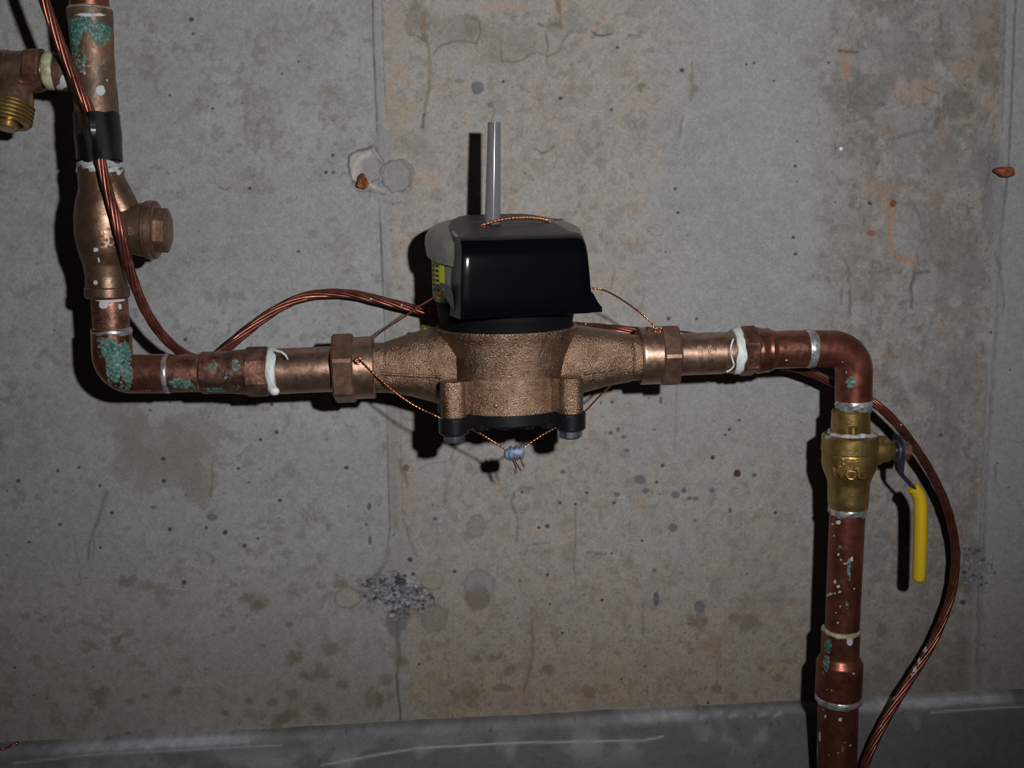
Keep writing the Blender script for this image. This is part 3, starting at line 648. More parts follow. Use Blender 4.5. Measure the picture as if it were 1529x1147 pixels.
def sring(name, line, c, w_, r, z, parent, mat='solder', horiz=True, seed=1, wob=.35):
    st = [(c-w_/2, r-1.2), (c-w_*.32, r+.6), (c, r+1.3), (c+w_*.32, r+.6), (c+w_/2, r-1.2)]
    return lathe(name, line, st, z, M[mat], parent, horiz, 56, 1.6, None, wob, seed)
def dabs(lst, s=1.0): return [(x, y, a, b, s) for x, y, a, b in lst]

# ---- left riser
VL = ((133.5, 10), (167, 500))            # axis of the left riser
o = lathe('copper_pipe', VL, [(-330, 28.5), (20, 28.5)], Z, M['copper_red'], None, False, step=12)
tag(o, 'short reddish copper pipe entering the green-stained tee from above', 'pipe')
t = thing('pipe_tee', P(137, 95, Z), 'aged bronze tee with green patina on the left riser above the black tape', 'pipe tee')
b_ = lathe('tee_body', VL, [(13, 31), (15, 33), (19, 33), (60, 31.5), (75, 30.5), (120, 30.5), (135, 31.5), (172, 32), (208, 31), (232, 31)], Z, M['tee'], t, False)
spots(b_, 'patina', [(110, 45, 16, 26, .85), (150, 50, 22, 22, .8), (128, 35, 14, 16, .8), (156, 100, 5, 20, .6), (122, 90, 10, 30, .6), (113, 70, 8, 40, .7)])
spots(b_, 'paint', [(150, 135, 10, 10, .8), (135, 22, 34, 4, .75), (125, 105, 8, 10, .6), (116, 150, 5, 12, .55), (160, 120, 3, 3, .8), (130, 98, 14, 3, .6)])
TB = ((60, 106), (140, 111))
br_ = lathe('branch_socket', TB, [(84, 24), (86, 27), (96, 27.5), (108, 27), (122, 30)], Z, M['tee'], t, True)
spots(br_, 'paint', [(97, 121, 10, 12, .9), (90, 130, 8, 6, .8)])
sring('solder_ring', VL, 15.5, 9, 31.5, Z, t, horiz=False)
# drain valve at the far left
t = thing('drain_valve', P(20, 105, Z), 'reddish bronze angled drain valve with brass hose thread, at the left edge', 'valve')
DL = ((-60, 103), (80, 106))
lathe('valve_body', DL, [(-60, 22), (-30, 28), (-10, 29), (14, 29), (15, 27.5), (44, 28)], Z, M['bronze_smooth'], t)
lathe('hex_collar', DL, [(41, 32), (44, 35), (63, 35), (66, 32)], Z, M['copper_dirty'], t, hexang=math.radians(12))
lathe('nipple', DL, [(64, 22), (80, 22)], Z, M['brass_gold'], t)
sring('thread_tape', DL, 76, 15, 27.0, Z, t, 'ptfe_old', seed=4)
A = P(24, 118, Z); B = P(11, 186, Z+.012)
bm = bmesh.new(); ax = (B-A).normalized(); a, b = frame(ax); s_ = S(A)
def prof_on(A, ax, a, b, st, s_, seg=48): return [ring(A+ax*(t_*s_), a, b, r*s_, seg) for t_, r in st]
ring_loft(bm, prof_on(A, ax, a, b, [(0, 22), (18, 27), (30, 30), (42, 31)], s_)); mesh_obj('outlet', bm, M['bronze_smooth'], t)
bm = bmesh.new(); st = [(38, 31)]
for k in range(5): st += [(40+k*6, 33.5), (42+k*6, 33.5), (44+k*6, 30.5), (46+k*6, 30.5)]
st += [(70, 27), (70, 22), (60, 21)]
ring_loft(bm, prof_on(A, ax, a, b, st, s_)); mesh_obj('hose_thread', bm, M['brass'], t)
bm = bmesh.new(); ring_loft(bm, prof_on(A, ax, a, b, [(58, 15), (78, 15), (80, 13)], s_)); mesh_obj('inner_stem', bm, M['brass_gold'], t)
# tape
bm = bmesh.new(); rings = []
ax0 = P(*VL[0], Z); ax1 = P(*VL[1], Z); a, b = frame(ax1-ax0); rnd = random.Random(3)
for k in range(34):
    y = 170+70*k/33; tt_ = (y-10)/490; c = P(133.5+33.5*tt_, y, Z); r = (33.0+.15*math.sin(k*1.3)+(.9 if 11 < k < 20 else 0))
    rg = []
    for q in range(56):
        th = 2*math.pi*q/56; hc = -.09-.005*k; hump = 27*math.exp(-((th-hc if th < 3.14 else th-6.283-hc)/.27)**2)
        end = (2.2*math.sin(3*th+1)+1.2*math.sin(7*th)) if k in (0, 33) else 0
        rg.append(c+(a*math.cos(th)+b*math.sin(th))*((r+hump)*S(c))+(ax1-ax0).normalized()*(end*S(c)))
    rings.append(rg)
ring_loft(bm, rings, True); o = mesh_obj('electrical_tape', bm, M['tape']); tag(o, 'black vinyl tape wrapped around the left riser and the copper cable', 'tape')

# check valve
t = thing('check_valve', P(157, 345, Z), 'brown bronze check valve with side cap and raised figures on the left riser', 'valve')
VC = ((150, 245), (160.5, 445))
b_ = lathe('valve_body', VC, [(247, 31), (250, 33.5), (270, 33), (283, 33), (300, 38), (322, 41.5), (350, 42), (375, 38), (395, 32), (412, 30), (428, 30.5), (430, 32.5), (442, 32.5), (445, 30)], Z, M['bronze_dark'], t, False)
spots(b_, 'paint', [(143, 373, 4, 5, .95), (148, 388, 3, 5, .9), (143, 422, 4, 4.5, 1), (152, 280, 5, 6, .6)])
VP = ((150, 341), (240, 344))
c1 = lathe('bonnet', VP, [(160, 36), (196, 37), (210, 39.5), (217, 40.5), (219, 43), (234, 43), (236, 40)], Z, M['bronze_dark'], t)
lathe('bonnet_rim', VP, [(222, 42), (224, 44), (230, 44), (232, 41)], Z, M['bronze_smooth'], t)
lathe('hex_plug', VP, [(233, 32), (235, 34), (250, 34), (252.5, 31)], Z, M['bronze_nut'], t, hexang=math.radians(30))
lathe('hex_face', VP, [(250, 26), (253, 26), (254, 22)], Z, M['bronze_nut'], t)
sring('solder_crust', VC, 250, 17, 33, Z, t, 'mineral', False, 7, 1.6)
bm = bmesh.new()                                       # drip of flux between body and bonnet
o = tube('casting_web', [P(158, 262, Z), P(165, 285, Z), P(176, 305, Z), P(190, 330, Z)], [.0135, .0155, .0155, .014], M['bronze_dark'], t, 24)
def text_mesh(body, size):
    cu = bpy.data.curves.new('t', 'FONT'); cu.body = body; cu.size = size; cu.extrude = .0009; cu.align_x = 'CENTER'; cu.align_y = 'CENTER'; cu.offset = size*.03; cu.resolution_u = 3
    o = bpy.data.objects.new('t', cu); col.objects.link(o)
    dg = bpy.context.evaluated_depsgraph_get(); me = bpy.data.meshes.new_from_object(o.evaluated_get(dg))
    bpy.data.objects.remove(o); return me
def emboss(name, body, size, px, py, r_px, axis_line, horiz, z, mat, parent, rot=0, proud=.0005, cx_px=None):
    """raised letters wrapped on the round body at a given axis"""
    me = text_mesh(body, size)
    (x0, y0), (x1, y1) = axis_line; A = P(x0, y0, z); B = P(x1, y1, z); ax = (B-A).normalized()
    tt_ = ((px-x0)/(x1-x0)) if horiz else ((py-y0)/(y1-y0)); c = P(x0+(x1-x0)*tt_, y0+(y1-y0)*tt_, z); s_ = S(c); R = r_px*s_
    off_t = ((py-(y0+(y1-y0)*tt_)) if horiz else (px-(x0+(x1-x0)*tt_)))*s_
    bm = bmesh.new(); bm.from_mesh(me); cr, sr = math.cos(rot), math.sin(rot)
    n0 = CAM-c; n0 = (n0-ax*n0.dot(ax)).normalized(); sd = ax.cross(n0)
    if (sd.z if horiz else -sd.x) > 0: sd = -sd
    for v in bm.verts:
        x, y, h = v.co; x, y = x*cr-y*sr, x*sr+y*cr
        if horiz: along, across = x, -y+off_t; th = across/R; n = n0*math.cos(th)+sd*math.sin(th)
        else: along, across = -y, x+off_t; th = across/R; n = n0*math.cos(th)+sd*math.sin(th)
        n = (n-ax*n.dot(ax)).normalized()
        v.co = c+ax*along+n*(R+(proud if h > 0 else -.0004))
    return mesh_obj(name, bm, mat, parent, smooth=False)
emboss('raised_figures', '300', .0135, 150, 351, 42, VC, False, Z, M['bronze_dark'], t, rot=-math.pi/2)
emboss('raised_figures', '125', .0115, 166, 351, 42, VC, False, Z, M['bronze_dark'], t, rot=-math.pi/2)
emboss('raised_mark', 'B', .0085, 205, 346, 39.2, VP, True, Z, M['bronze_smooth'], t)
# nipple and elbow
o = lathe('copper_pipe', VL, [(440, 26.5), (492, 26.5)], Z, M['copper_dirty'], None, False)
spots(o, 'paint', [(155, 455, 9, 8, .9), (179, 458, 4, 6, .9), (165, 448, 30, 4, .9)]); spots(o, 'patina', [(160, 482, 20, 6, .5)])
tag(o, 'short copper nipple between the check valve and the green-stained elbow', 'pipe')
t = thing('pipe_elbow', P(170, 555, Z), 'copper elbow crusted with green patina at the lower left corner', 'pipe elbow')
b_ = bend('elbow_bend', [(166, 490), (167.5, 527)]+arc(199, 527, 31.5, 180, 90)[1:]+[(249, 558)], 29.3, M['copper'], t)
spots(b_, 'patina', [(165, 522, 16, 22, .95), (186, 530, 12, 26, .9), (170, 550, 14, 26, .95), (190, 560, 10, 26, .85), (165, 575, 8, 12, .6), (150, 520, 8, 18, .6), (186, 575, 12, 14, .7), (225, 584, 18, 4, .5), (150, 508, 10, 6, .7)])
sring('solder_ring', VL, 495, 11, 28.6, Z, t, horiz=False, seed=2)
HL = ((225, 558.5), (450, 553.5))
sring('solder_ring', HL, 250, 9, 29.2, Z, t, seed=3)
o = lathe('copper_pipe', HL, [(245, 28.6), (306, 28.6)], Z, M['copper_dirty'])
spots(o, 'patina', [(270, 572, 24, 10, .8), (262, 545, 8, 8, .45), (285, 580, 14, 6, .6)]); spots(o, 'paint', [(298, 572, 4, 16, .95), (297, 540, 4, 8, .8)])
tag(o, 'short stained copper pipe between the lower left elbow and the threaded adapter', 'pipe')
t = thing('threaded_adapter', P(350, 556, Z), 'stained copper adapter with white thread tape left of the meter', 'pipe adapter')
b_ = lathe('sleeve', HL, [(300, 29.5), (303, 31.5), (330, 31.5), (345, 32), (358, 33.5), (371, 34)], Z, M['copper_dirty'], t)
spots(b_, 'patina', [(318, 545, 10, 12, .6), (352, 545, 8, 12, .75), (340, 560, 10, 10, .6), (320, 582, 24, 5, .7), (352, 580, 14, 8, .5)])
b_ = lathe('hex_collar', HL, [(368, 36), (371, 38.5), (399, 38.5), (402, 36)], Z, M['copper_dirty'], t, hexang=math.radians(24))
lathe('thread', HL, [(400, 29), (418, 29)], Z, M['brass'], t)
b_ = sring('thread_tape', HL, 408, 13, 35.5, Z, t, 'ptfe', seed=6, wob=.9)
tube('tape_shred', [P(413, 524, Z+.02), P(421, 526, Z+.024), P(427, 531, Z+.026), P(430, 537, Z+.027)], [.0012, .0010, .0008, .0004], M['ptfe'], t, 8)
bm = bmesh.new(); bmesh.ops.create_uvsphere(bm, u_segments=16, v_segments=10, radius=1, matrix=Matrix.Translation(P(410, 584, Z+.014)) @ Matrix.Diagonal((.0042, .003, .0038, 1))); mesh_obj('tape_knot', bm, M['ptfe'], t)
# tailpiece and union nut, left
TLn = ((415, 554.5), (545, 549))
o = lathe('meter_tailpiece', TLn, [(414, 31), (416, 34.2), (500, 34.2), (530, 34.2)], Z, M['bronze_smooth']); tag(o, 'smooth bronze tailpiece tube left of the meter, between tape and union nut', 'pipe')
t = thing('union_nut', P(528, 549, Z), 'bronze hex union nut on the left side of the meter, pierced by the wire', 'union nut')
lathe('hex_flange', TLn, [(498, 51), (501, 55), (527, 55), (530, 52)], Z, M['bronze_nut'], t, hexang=math.radians(-21))
lathe('collar', TLn, [(524, 46.5), (558, 46.5), (560, 44), (560, 36)], Z, M['bronze_smooth'], t)
# right side
HR = ((1000, 528), (1200, 521))
TRn = ((950, 532), (1090, 526.5))
o = lathe('meter_tailpiece', TRn, [(975, 31.5), (1078, 31.5), (1080, 30), (1083, 30), (1084, 31), (1092, 31)], Z, M['bronze_smooth']); tag(o, 'smooth bronze tailpiece tube right of the meter, between union nut and white tape', 'pipe')
emboss('raised_marks', 'II  IH', .0085, 1048, 523, 31.5, TRn, True, Z, M['bronze_smooth'], o, proud=.0003)
t = thing('union_nut', P(982, 531, Z), 'bronze hex union nut on the right side of the meter', 'union nut')
lathe('collar', TRn, [(953, 33), (953.5, 42), (956, 43), (984, 43)], Z, M['bronze_smooth'], t)
lathe('hex_flange', TRn, [(983, 47), (985, 50), (1007, 50), (1010, 47)], Z, M['bronze_nut'], t, hexang=math.radians(-6))
t = thing('threaded_adapter', P(1118, 526, Z), 'copper adapter with white thread tape right of the meter', 'pipe adapter')
lathe('thread', HR, [(1086, 29), (1110, 29)], Z, M['brass_gold'], t)
sring('thread_tape', HR, 1099, 13, 34, Z, t, 'ptfe', seed=9, wob=.8)
lathe('hex_collar', HR, [(1104, 36), (1107, 39.5), (1124, 39.5), (1129, 35)], Z, M['copper_dirty'], t, hexang=math.radians(38))
lathe('sleeve', HR, [(1126, 33), (1131, 35), (1138, 33.5), (1141, 33), (1146, 33.5), (1150, 31), (1154, 29.5)], Z, M['copper'], t)
tube('tape_shred', catmull([P(1095, 506, Z+.0175), P(1091, 520, Z+.0198), P(1093, 535, Z+.0195), P(1096, 545, Z+.018), P(1091, 552, Z+.0150), P(1085, 555, Z+.0135)], 3), .0008, M['ptfe'], t, 8)
o = lathe('copper_pipe', HR, [(1148, 28.5), (1206, 28.2)], Z, M['copper']); tag(o, 'short red copper pipe between the right adapter and the upper right elbow', 'pipe')
spots(o, 'paint', [(1175, 538, 2.5, 2.5, .95)])
t = thing('pipe_elbow', P(1270, 545, Z), 'red-brown copper elbow with one small green spot at the upper right', 'pipe elbow')
VR = ((1276, 590), (1249, 1110))
b_ = bend('elbow_bend', [(1206, 521), (1242, 521)]+arc(1242, 554, 33, -90, 0)[1:]+[(1274.5, 597)], [27.8, 27.0], M['copper_red'], t)
spots(b_, 'patina', [(1270, 571, 8, 10, .95)]); spots(b_, 'paint', [(1258, 540, 2, 2, .8), (1264, 556, 2, 2, .8)])
sring('solder_ring', HR, 1208, 17, 28.0, Z, t, seed=11)
sring('solder_ring', VR, 603, 18, 26, Z, t, 'solder', False, 12, 1.1)
# ball valve
t = thing('ball_valve', P(1268, 690, Z), 'yellow brass ball valve with a yellow lever on the right riser', 'valve')
VB = ((1270.5, 615), (1266, 760))
lathe('hex_end', VB, [(611, 26), (614, 28), (650, 28)], Z, M['brass'], t, False)
lathe('hex_flats', VB, [(630, 29), (632, 31), (650, 31)], Z, M['brass'], t, False, hexang=math.radians(14))
b_ = lathe('valve_body', VB, [(647, 37), (650, 41), (672, 41.5), (674, 40), (676, 40.5), (690, 40.5), (700, 38.5), (714, 32.5), (720, 30.5), (750, 29.5), (757, 28.5)], Z, M['brass'], t, False)
spots(b_, 'paint', [(1298, 650, 14, 5, .9), (1236, 652, 8, 6, .7)])
emboss('raised_letters', '600', .0140, 1268, 685, 40.9, VB, False, Z, M['brass_gold'], t, proud=.0010)
emboss('raised_letters', 'WOG', .0120, 1268, 699, 40.2, VB, False, Z, M['brass_gold'], t, proud=.0009)
VS = ((1265, 671), (1345, 673))
lathe('stem_housing', VS, [(1285, 22), (1313, 22), (1314, 19), (1322, 18), (1328, 16), (1333, 12)], Z, M['brass'], t)
lathe('stop_boss', ((1300, 658), (1340, 659)), [(1306, 8), (1322, 8)], Z+.006, M['brass'], t, hexang=.5)
lathe('stem', VS, [(1330, 7), (1352, 7)], Z, M['steel'], t)
lathe('stem_nut', VS, [(1342, 13), (1343, 14.5), (1356, 14.5), (1358, 12)], Z, M['bronze_nut'], t, hexang=math.radians(10))
sring('mineral_crust', VB, 648, 9, 33, Z, t, 'mineral', False, 15, 1.5)
def strip(name, pts, w_, th, mat, parent, bev=True):
    """flat bar in the x-z plane bending sideways: width along y"""
    bm = bmesh.new(); rings = []
    for i, p in enumerate(pts):
        T = (pts[min(i+1, len(pts)-1)]-pts[max(i-1, 0)]).normalized(); n = Vector((0, 1, 0)).cross(T).normalized()
        W_ = w_[i] if isinstance(w_, list) else w_; y = Vector((0, 1, 0))
        q = []
        for (u, v) in ((-1, -.6), (-.8, -1), (.8, -1), (1, -.6), (1, .6), (.8, 1), (-.8, 1), (-1, .6)):
            q.append(p+y*(W_/2*u)+n*(th/2*v))
        rings.append(q)
    ring_loft(bm, rings); return mesh_obj(name, bm, mat, parent)
lp = [P(x, y, Z) for x, y in [(1341, 650), (1342, 662), (1342, 680), (1343, 703), (1346, 709), (1358, 722), (1364, 729)]]
lev = strip('lever', lp, [.016, .024, .024, .015, .013, .013, .013], .0026, M['lever'], t)
lathe('washer', VS, [(1336, 16), (1341, 16)], Z, M['steel'], t)
gp = catmull([P(x, y, Z) for x, y in [(1362, 727), (1368, 734), (1373, 745), (1374.5, 765), (1374, 800), (1373, 840), (1372, 862)]], 5)
bm = bmesh.new(); n_ = len(gp); rings = []
T, fr = frames(gp)
for i, p in enumerate(gp):
    s_ = S(p); k = i/(n_-1); r = (9.6-.2*k)*s_
    rings.append((p, r))
last = gp[-1]; dr = (gp[-1]-gp[-2]).normalized()
ext = [(last+dr*(3*S(last)), 9.0*S(last)), (last+dr*(6*S(last)), 7.0*S(last)), (last+dr*(8*S(last)), 3.5*S(last))]
pts_ = [p for p, r in rings]+[p for p, r in ext]; rad_ = [r for p, r in rings]+[r for p, r in ext]; rad_[0] *= .75
T, fr = frames(pts_); rg = []
for i, p in enumerate(pts_):
    nrm = Vector((0, 1, 0)).cross(T[i]).normalized()
    rg.append([p+Vector((0, 1, 0))*(rad_[i]*1.15*math.cos(2*math.pi*k/24))+nrm*(rad_[i]*math.sin(2*math.pi*k/24)) for k in range(24)])
ring_loft(bm, rg); mesh_obj('lever_grip', bm, M['grip'], lev)
sring('solder_ring', VB, 761, 13, 27.5, Z, t, horiz=False, seed=14, wob=.8)
# right riser pipes
VR2 = ((1265.5, 760), (1250, 1110))
o = lathe('copper_pipe', VR2, [(757, 26), (945, 25)], Z, M['copper_red'], None, False)
spots(o, 'paint', dabs([(1252, 780, 5, 4), (1243, 783, 3, 2), (1247, 869, 3, 4), (1252, 876, 4, 3), (1240, 887, 3, 3), (1235, 889, 4, 3), (1254, 884, 3, 2), (1246, 886, 2, 3), (1272, 835, 3, 5), (1252, 828, 3, 2), (1254, 906, 2, 2), (1251, 930, 2.5, 3), (1262, 842, 3, 2), (1256, 836, 2, 4), (1245, 800, 2, 2), (1275, 880, 2, 2), (1248, 915, 2, 2)], .95))
spots(o, 'patina', [(1268, 850, 4, 22, .8), (1265, 905, 3, 10, .6), (1255, 818, 12, 5, .55)])
tag(o, 'long copper pipe with white paint flecks below the brass ball valve', 'pipe')
t = thing('reducing_coupling', P(1254, 990, Z), 'copper reducing coupling with teal streak low on the right riser', 'pipe coupling')
VR3 = ((1256, 935), (1251, 1060))
b_ = lathe('coupling_body', VR3, [(938, 26), (941, 28), (978, 28), (984, 31), (989, 34), (1034, 34), (1038, 33)], Z, M['copper_red'], t, False)
spots(b_, 'patina', [(1236, 965, 7, 14, .9), (1234, 990, 6, 18, .85), (1232, 1005, 5, 8, .7)]); spots(b_, 'paint', [(1269, 958, 6, 8, 1), (1275, 1006, 3, 2, .9), (1235, 1030, 2, 2, .9), (1243, 1031, 2, 2, .9)])
sring('solder_ring', VR3, 941, 7, 27.5, Z, t, 'ptfe_old', False, 21, .5)
sring('solder_ring', VR3, 1042, 11, 33.5, Z, t, 'solder', False, 22, .5)
y_end = 1147
A = P(1251.5, 1040, Z); B = P(1249.5, 1147, Z); dirv = (B-A).normalized(); kf = (A.z-fz)/(-dirv.z); endp = A+dirv*kf
ex, ey = project(endp)
bm = bmesh.new(); a, b = frame(dirv); nst = 160
ring_loft(bm, [ring(A.lerp(endp, k/nst), a, b, .01895, 56) for k in range(nst+1)])
o = mesh_obj('copper_pipe', bm, M['copper_red'])
spots(o, 'paint', dabs([(1255, 1075, 4, 5), (1232, 1070, 2.5, 3), (1218, 1079, 3, 5), (1219, 1120, 3, 16), (1238, 1127, 2, 2), (1252, 1125, 2, 2), (1253, 1133, 2, 2), (1270, 1113, 3, 3), (1224, 1100, 3, 10), (1262, 1108, 2, 2)], .9)); spots(o, 'patina', [(1259, 1118, 3, 8, .7), (1230, 1060, 10, 4, .5)])
tag(o, 'thick copper pipe with grey flecks below the reducing coupling, passing the kicker', 'pipe')

# ------------------------------------------------------------------ water meter (upright axis)
ORG = P(757, 530, Z); S0 = S(ORG); OX, OY = ORG.x, ORG.y
def MZ(py): return P(757, py, Z).z
def Q(x, f, py):           # x right of axis, f forward of axis (both in body units), height given on the axis
    return Vector((OX+x*S0, OY-f*S0, MZ(py)))
meter = thing('water_meter', Vector((OX, OY, MZ(603))), 'bronze water meter with black hooded register in the middle of the wall', 'water meter')
def vlathe(name, st, mat, parent, cx=0, cf=0, seg=72, step=3, hexang=None, tilt=0, sharp=.55, fn=None):
    rings = []
    for (py, r) in (resamp(st, step) if hexang is None else st):
        c = Q(cx, cf, py); rg = ring(c, Vector((0, -1, 0)), Vector((1, 0, 0)), r*S0, seg, hexang)
        if tilt: rg = [Vector((p.x, p.y, p.z+(p.y-OY)*tilt)) for p in rg]
        rings.append(rg)
    bm = bmesh.new(); ring_loft(bm, rings)
    if fn: fn(bm)
    return mesh_obj(name, bm, mat, parent, sharp)
# main casting
bm = bmesh.new()
st = [(496, 98), (487, 99), (485.5, 101), (486, 105), (488, 106), (493, 105), (502, 102), (515, 99), (530, 96), (545, 93.5), (555, 92), (557, 92.5), (559, 94), (603, 94), (604, 92)]
rings = [ring(Q(0, 0, py), Vector((0, -1, 0)), Vector((1, 0, 0)), r*S0, 96) for py, r in resamp(st, 2.5)]
ring_loft(bm, rings)
body = mesh_obj('bronze_body', bm, M['bronze'], meter)
# corner bosses, blending ribs
for sx in (-1, 1):
    for sf in (-1, 1):
        b_ = vlathe('bolt_boss', [(552.5, 14), (553.5, 17), (556, 18.5), (603, 18.5)], M['bronze'], meter, sx*84, sf*78, 36)
        bm = bmesh.new(); cx_, cf_ = sx*72, sf*66
        c = (Q(cx_, cf_, 553)+Q(cx_, cf_, 603))/2; h = Q(0, 0, 553).z-Q(0, 0, 603).z
        box(bm, c, 34*S0, 34*S0, h*.98, math.radians(45*sx*sf), .002); mesh_obj('boss_web', bm, M['bronze'], meter)
# spouts
def spout(name, st, z=Z, squash=None, sx=1):
    rings = []
    for (px, py, ry, rz_) in st:
        c = P(px, py, z); s_ = S(c)
        rings.append([c+Vector((0, -1, 0))*(ry*s_*(abs(math.cos(q))**.8*(1 if math.cos(q) > 0 else -1)))+Vector((0, 0, 1))*(rz_*s_*(abs(math.sin(q))**.8*(1 if math.sin(q) > 0 else -1))) for q in [2*math.pi*k/64 for k in range(64)]])
    bm = bmesh.new(); ring_loft(bm, rings); return mesh_obj(name, bm, M['bronze'], meter)
def rs_st(st, n=8):
    out = []
    for a, b in zip(st, st[1:]):
        for k in range(n): out.append(tuple(a[i]+(b[i]-a[i])*k/n for i in range(4)))
    out.append(st[-1]); return out
spout('inlet_spout', rs_st([(556, 549, 37, 37), (574, 549, 37, 37), (578, 548, 38, 38), (612, 545, 44, 46), (648, 545, 54, 56), (680, 547, 62, 58)]))
spout('outlet_spout', rs_st([(957, 534, 34, 34), (942, 534, 34, 34), (938, 534, 36, 36), (905, 534, 41, 42), (868, 536, 48, 50), (830, 540, 56, 52)]))
# raised edges of the flat pads on the spouts
def bar(name, pts, r, mat): return tube(name, pts, r, mat, meter, 10)
bar('casting_ridge', [P(568, 558, Z+.0205), P(620, 561, Z+.027), P(660, 563, Z+.033)], .0016, M['bronze'])
bar('casting_ridge', [P(872, 558, Z+.028), P(905, 553, Z+.0235), P(938, 547, Z+.019)], .0016, M['bronze'])
lathe('test_plug', ((638, 503), (648, 470)), [(488, 12), (490, 14), (512, 14)], Z-.012, M['brass'], meter, False, hexang=.3)
bm = bmesh.new(); bmesh.ops.create_uvsphere(bm, u_segments=12, v_segments=8, radius=.0022, matrix=Matrix.Translation(Q(-24, 90, 588))); mesh_obj('casting_bead', bm, M['brass_gold'], meter)
# bottom plate with four ears
bm = bmesh.new(); rings = []
def plate_ring(py, k=1.0):
    out = []
    for i in range(144):
        th = 2*math.pi*i/144; r = 92
        for q in range(4):
            cxx, cff = (84, 78)[0]*(1 if q in (0, 3) else -1), 78*(1 if q < 2 else -1)
            dth = math.atan2(cff, cxx)-th; R = math.hypot(cxx, cff); s2 = R*math.sin(dth)
            if abs(s2) < 22 and math.cos(dth) > 0: r = max(r, R*math.cos(dth)+math.sqrt(max(0, 22*22-s2*s2)))
        out.append(Q(r*k*math.cos(th), r*k*math.sin(th), py))
    return out
ring_loft(bm, [plate_ring(p, k) for p, k in ((603, .985), (604, 1), (619, 1), (621, .985), (622, .9), (626, .5))]); mesh_obj('bottom_plate', bm, M['plate'], meter)
for sx in (-1, 1):
    for sf in (-1, 1):
        e = vlathe('plate_ear', [(606, 22), (626, 22), (628, 20)], M['plate'], meter, sx*84, sf*78, 36)
        bl = vlathe('bolt', [(626, 15), (628, 17), (638, 17), (640, 15)], M['steel'], meter, sx*84, sf*78, hexang=.3+sx*.25)
vlathe('plate_hub', [(620, 40), (629, 38), (631, 34)], M['plate'], meter, -2, 10, 48)
for q in (-45, -12, 20, 52): vlathe('plate_lug', [(616, 11), (624, 10)], M['plate'], meter, q, 78, 20)
# register
reg = vlathe('register_neck', [(505, 97), (480, 98.5), (466, 101), (440, 104), (438, 103)], M['inner'], meter)
rg_ = vlathe('register_can', [(470, 101), (376, 103), (372, 103)], M['inner'], meter)
vlathe('clear_sleeve', [(447, 104), (445, 106), (386, 107), (378, 107)], M['smoky'], meter, cf=-4, sharp=.8)
dome = vlathe('register_rim', [(382, 106), (378, 115), (362, 117), (352, 116), (345, 112), (341, 104), (338, 90), (337, 60), (337, 5)], M['smoky'], meter, cf=-6, tilt=.17)
# yellow label wrapped on the left of the sleeve
bm = bmesh.new(); rows_ = []
for py in np.linspace(374, 438, 12):
    row = []
    for k in range(14):
        th = math.radians(-86+29*k/13); row.append(bm.verts.new(Q(108.2*math.sin(th), 108.2*math.cos(th)-4, py+(3*k/13))))
    rows_.append(row)
for a_, b_ in zip(rows_, rows_[1:]):
    for k in range(13): bm.faces.new((a_[k], a_[k+1], b_[k+1], b_[k]))
lab = mesh_obj('yellow_label', bm, M['yellow_label'], meter)
for py in range(384, 430, 7):                       # rows of small unreadable print
    bm = bmesh.new()
    for k in range(2):
        th0, th1 = math.radians(-80+9*k), math.radians(-74+9*k)
        v = [bm.verts.new(Q(108.5*math.sin(a_), 108.5*math.cos(a_)-4, y_)) for a_, y_ in ((th0, py), (th1, py), (th1, py+3.2), (th0, py+3.2))]; bm.faces.new(v)
    mesh_obj('label_print', bm, M['ink'], meter)
# black hood: profile extruded across, turned a little to the right
ROT = math.radians(9)
def HQ(x, f, py):
    xr = x*math.cos(ROT)+f*math.sin(ROT); fr_ = -x*math.sin(ROT)+f*math.cos(ROT)
    return Q(xr, fr_, py)
def top_y0(f): return 322+(f+50)*.176
def hood_prof(back, topd=0):
    pr = [(back, top_y0(back)+topd), (back+10, top_y0(back+10)+topd), (30, 336+topd*.7), (76, 344.5+topd*.4), (84, 346.5)]
    for k in range(1, 11):
        a_ = math.radians(90-90*k/10*.93); pr.append((86+34*math.cos(a_), 380.5-34*math.sin(a_)))
    pr += [(121, 400), (122, 430), (123, 456), (122, 459), (119, 460)]
    pr += [(60, 462), (back, 464)]
    return pr
bm = bmesh.new(); rings = []
for x, back, td, inset in ((-93, 8, 18, 3), (-92, 2, 11, 1), (-89, -4, 7, 0), (-78, -30, 2.5, 0), (-62, -50, .5, 0), (-45, -58, 0, 0), (0, -60, 0, 0), (45, -58, 0, 0), (62, -50, .5, 0), (78, -30, 2.5, 0), (87, -4, 7, 0), (92, 2, 15, 1), (94.5, 8, 26, 3)):
    pr = hood_prof(back, td); rings.append([HQ(x*(1-.075*min(1, max(0, (440-y)/105))), f-(inset if f > 70 else 0), y+(inset*.6 if y < 400 else 0)) for f, y in pr])
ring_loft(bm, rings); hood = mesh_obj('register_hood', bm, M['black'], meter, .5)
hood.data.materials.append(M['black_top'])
tl_, tr_ = None, None
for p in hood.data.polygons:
    if p.normal.z > .88 or abs(p.normal.x) > .8: p.material_index = 1
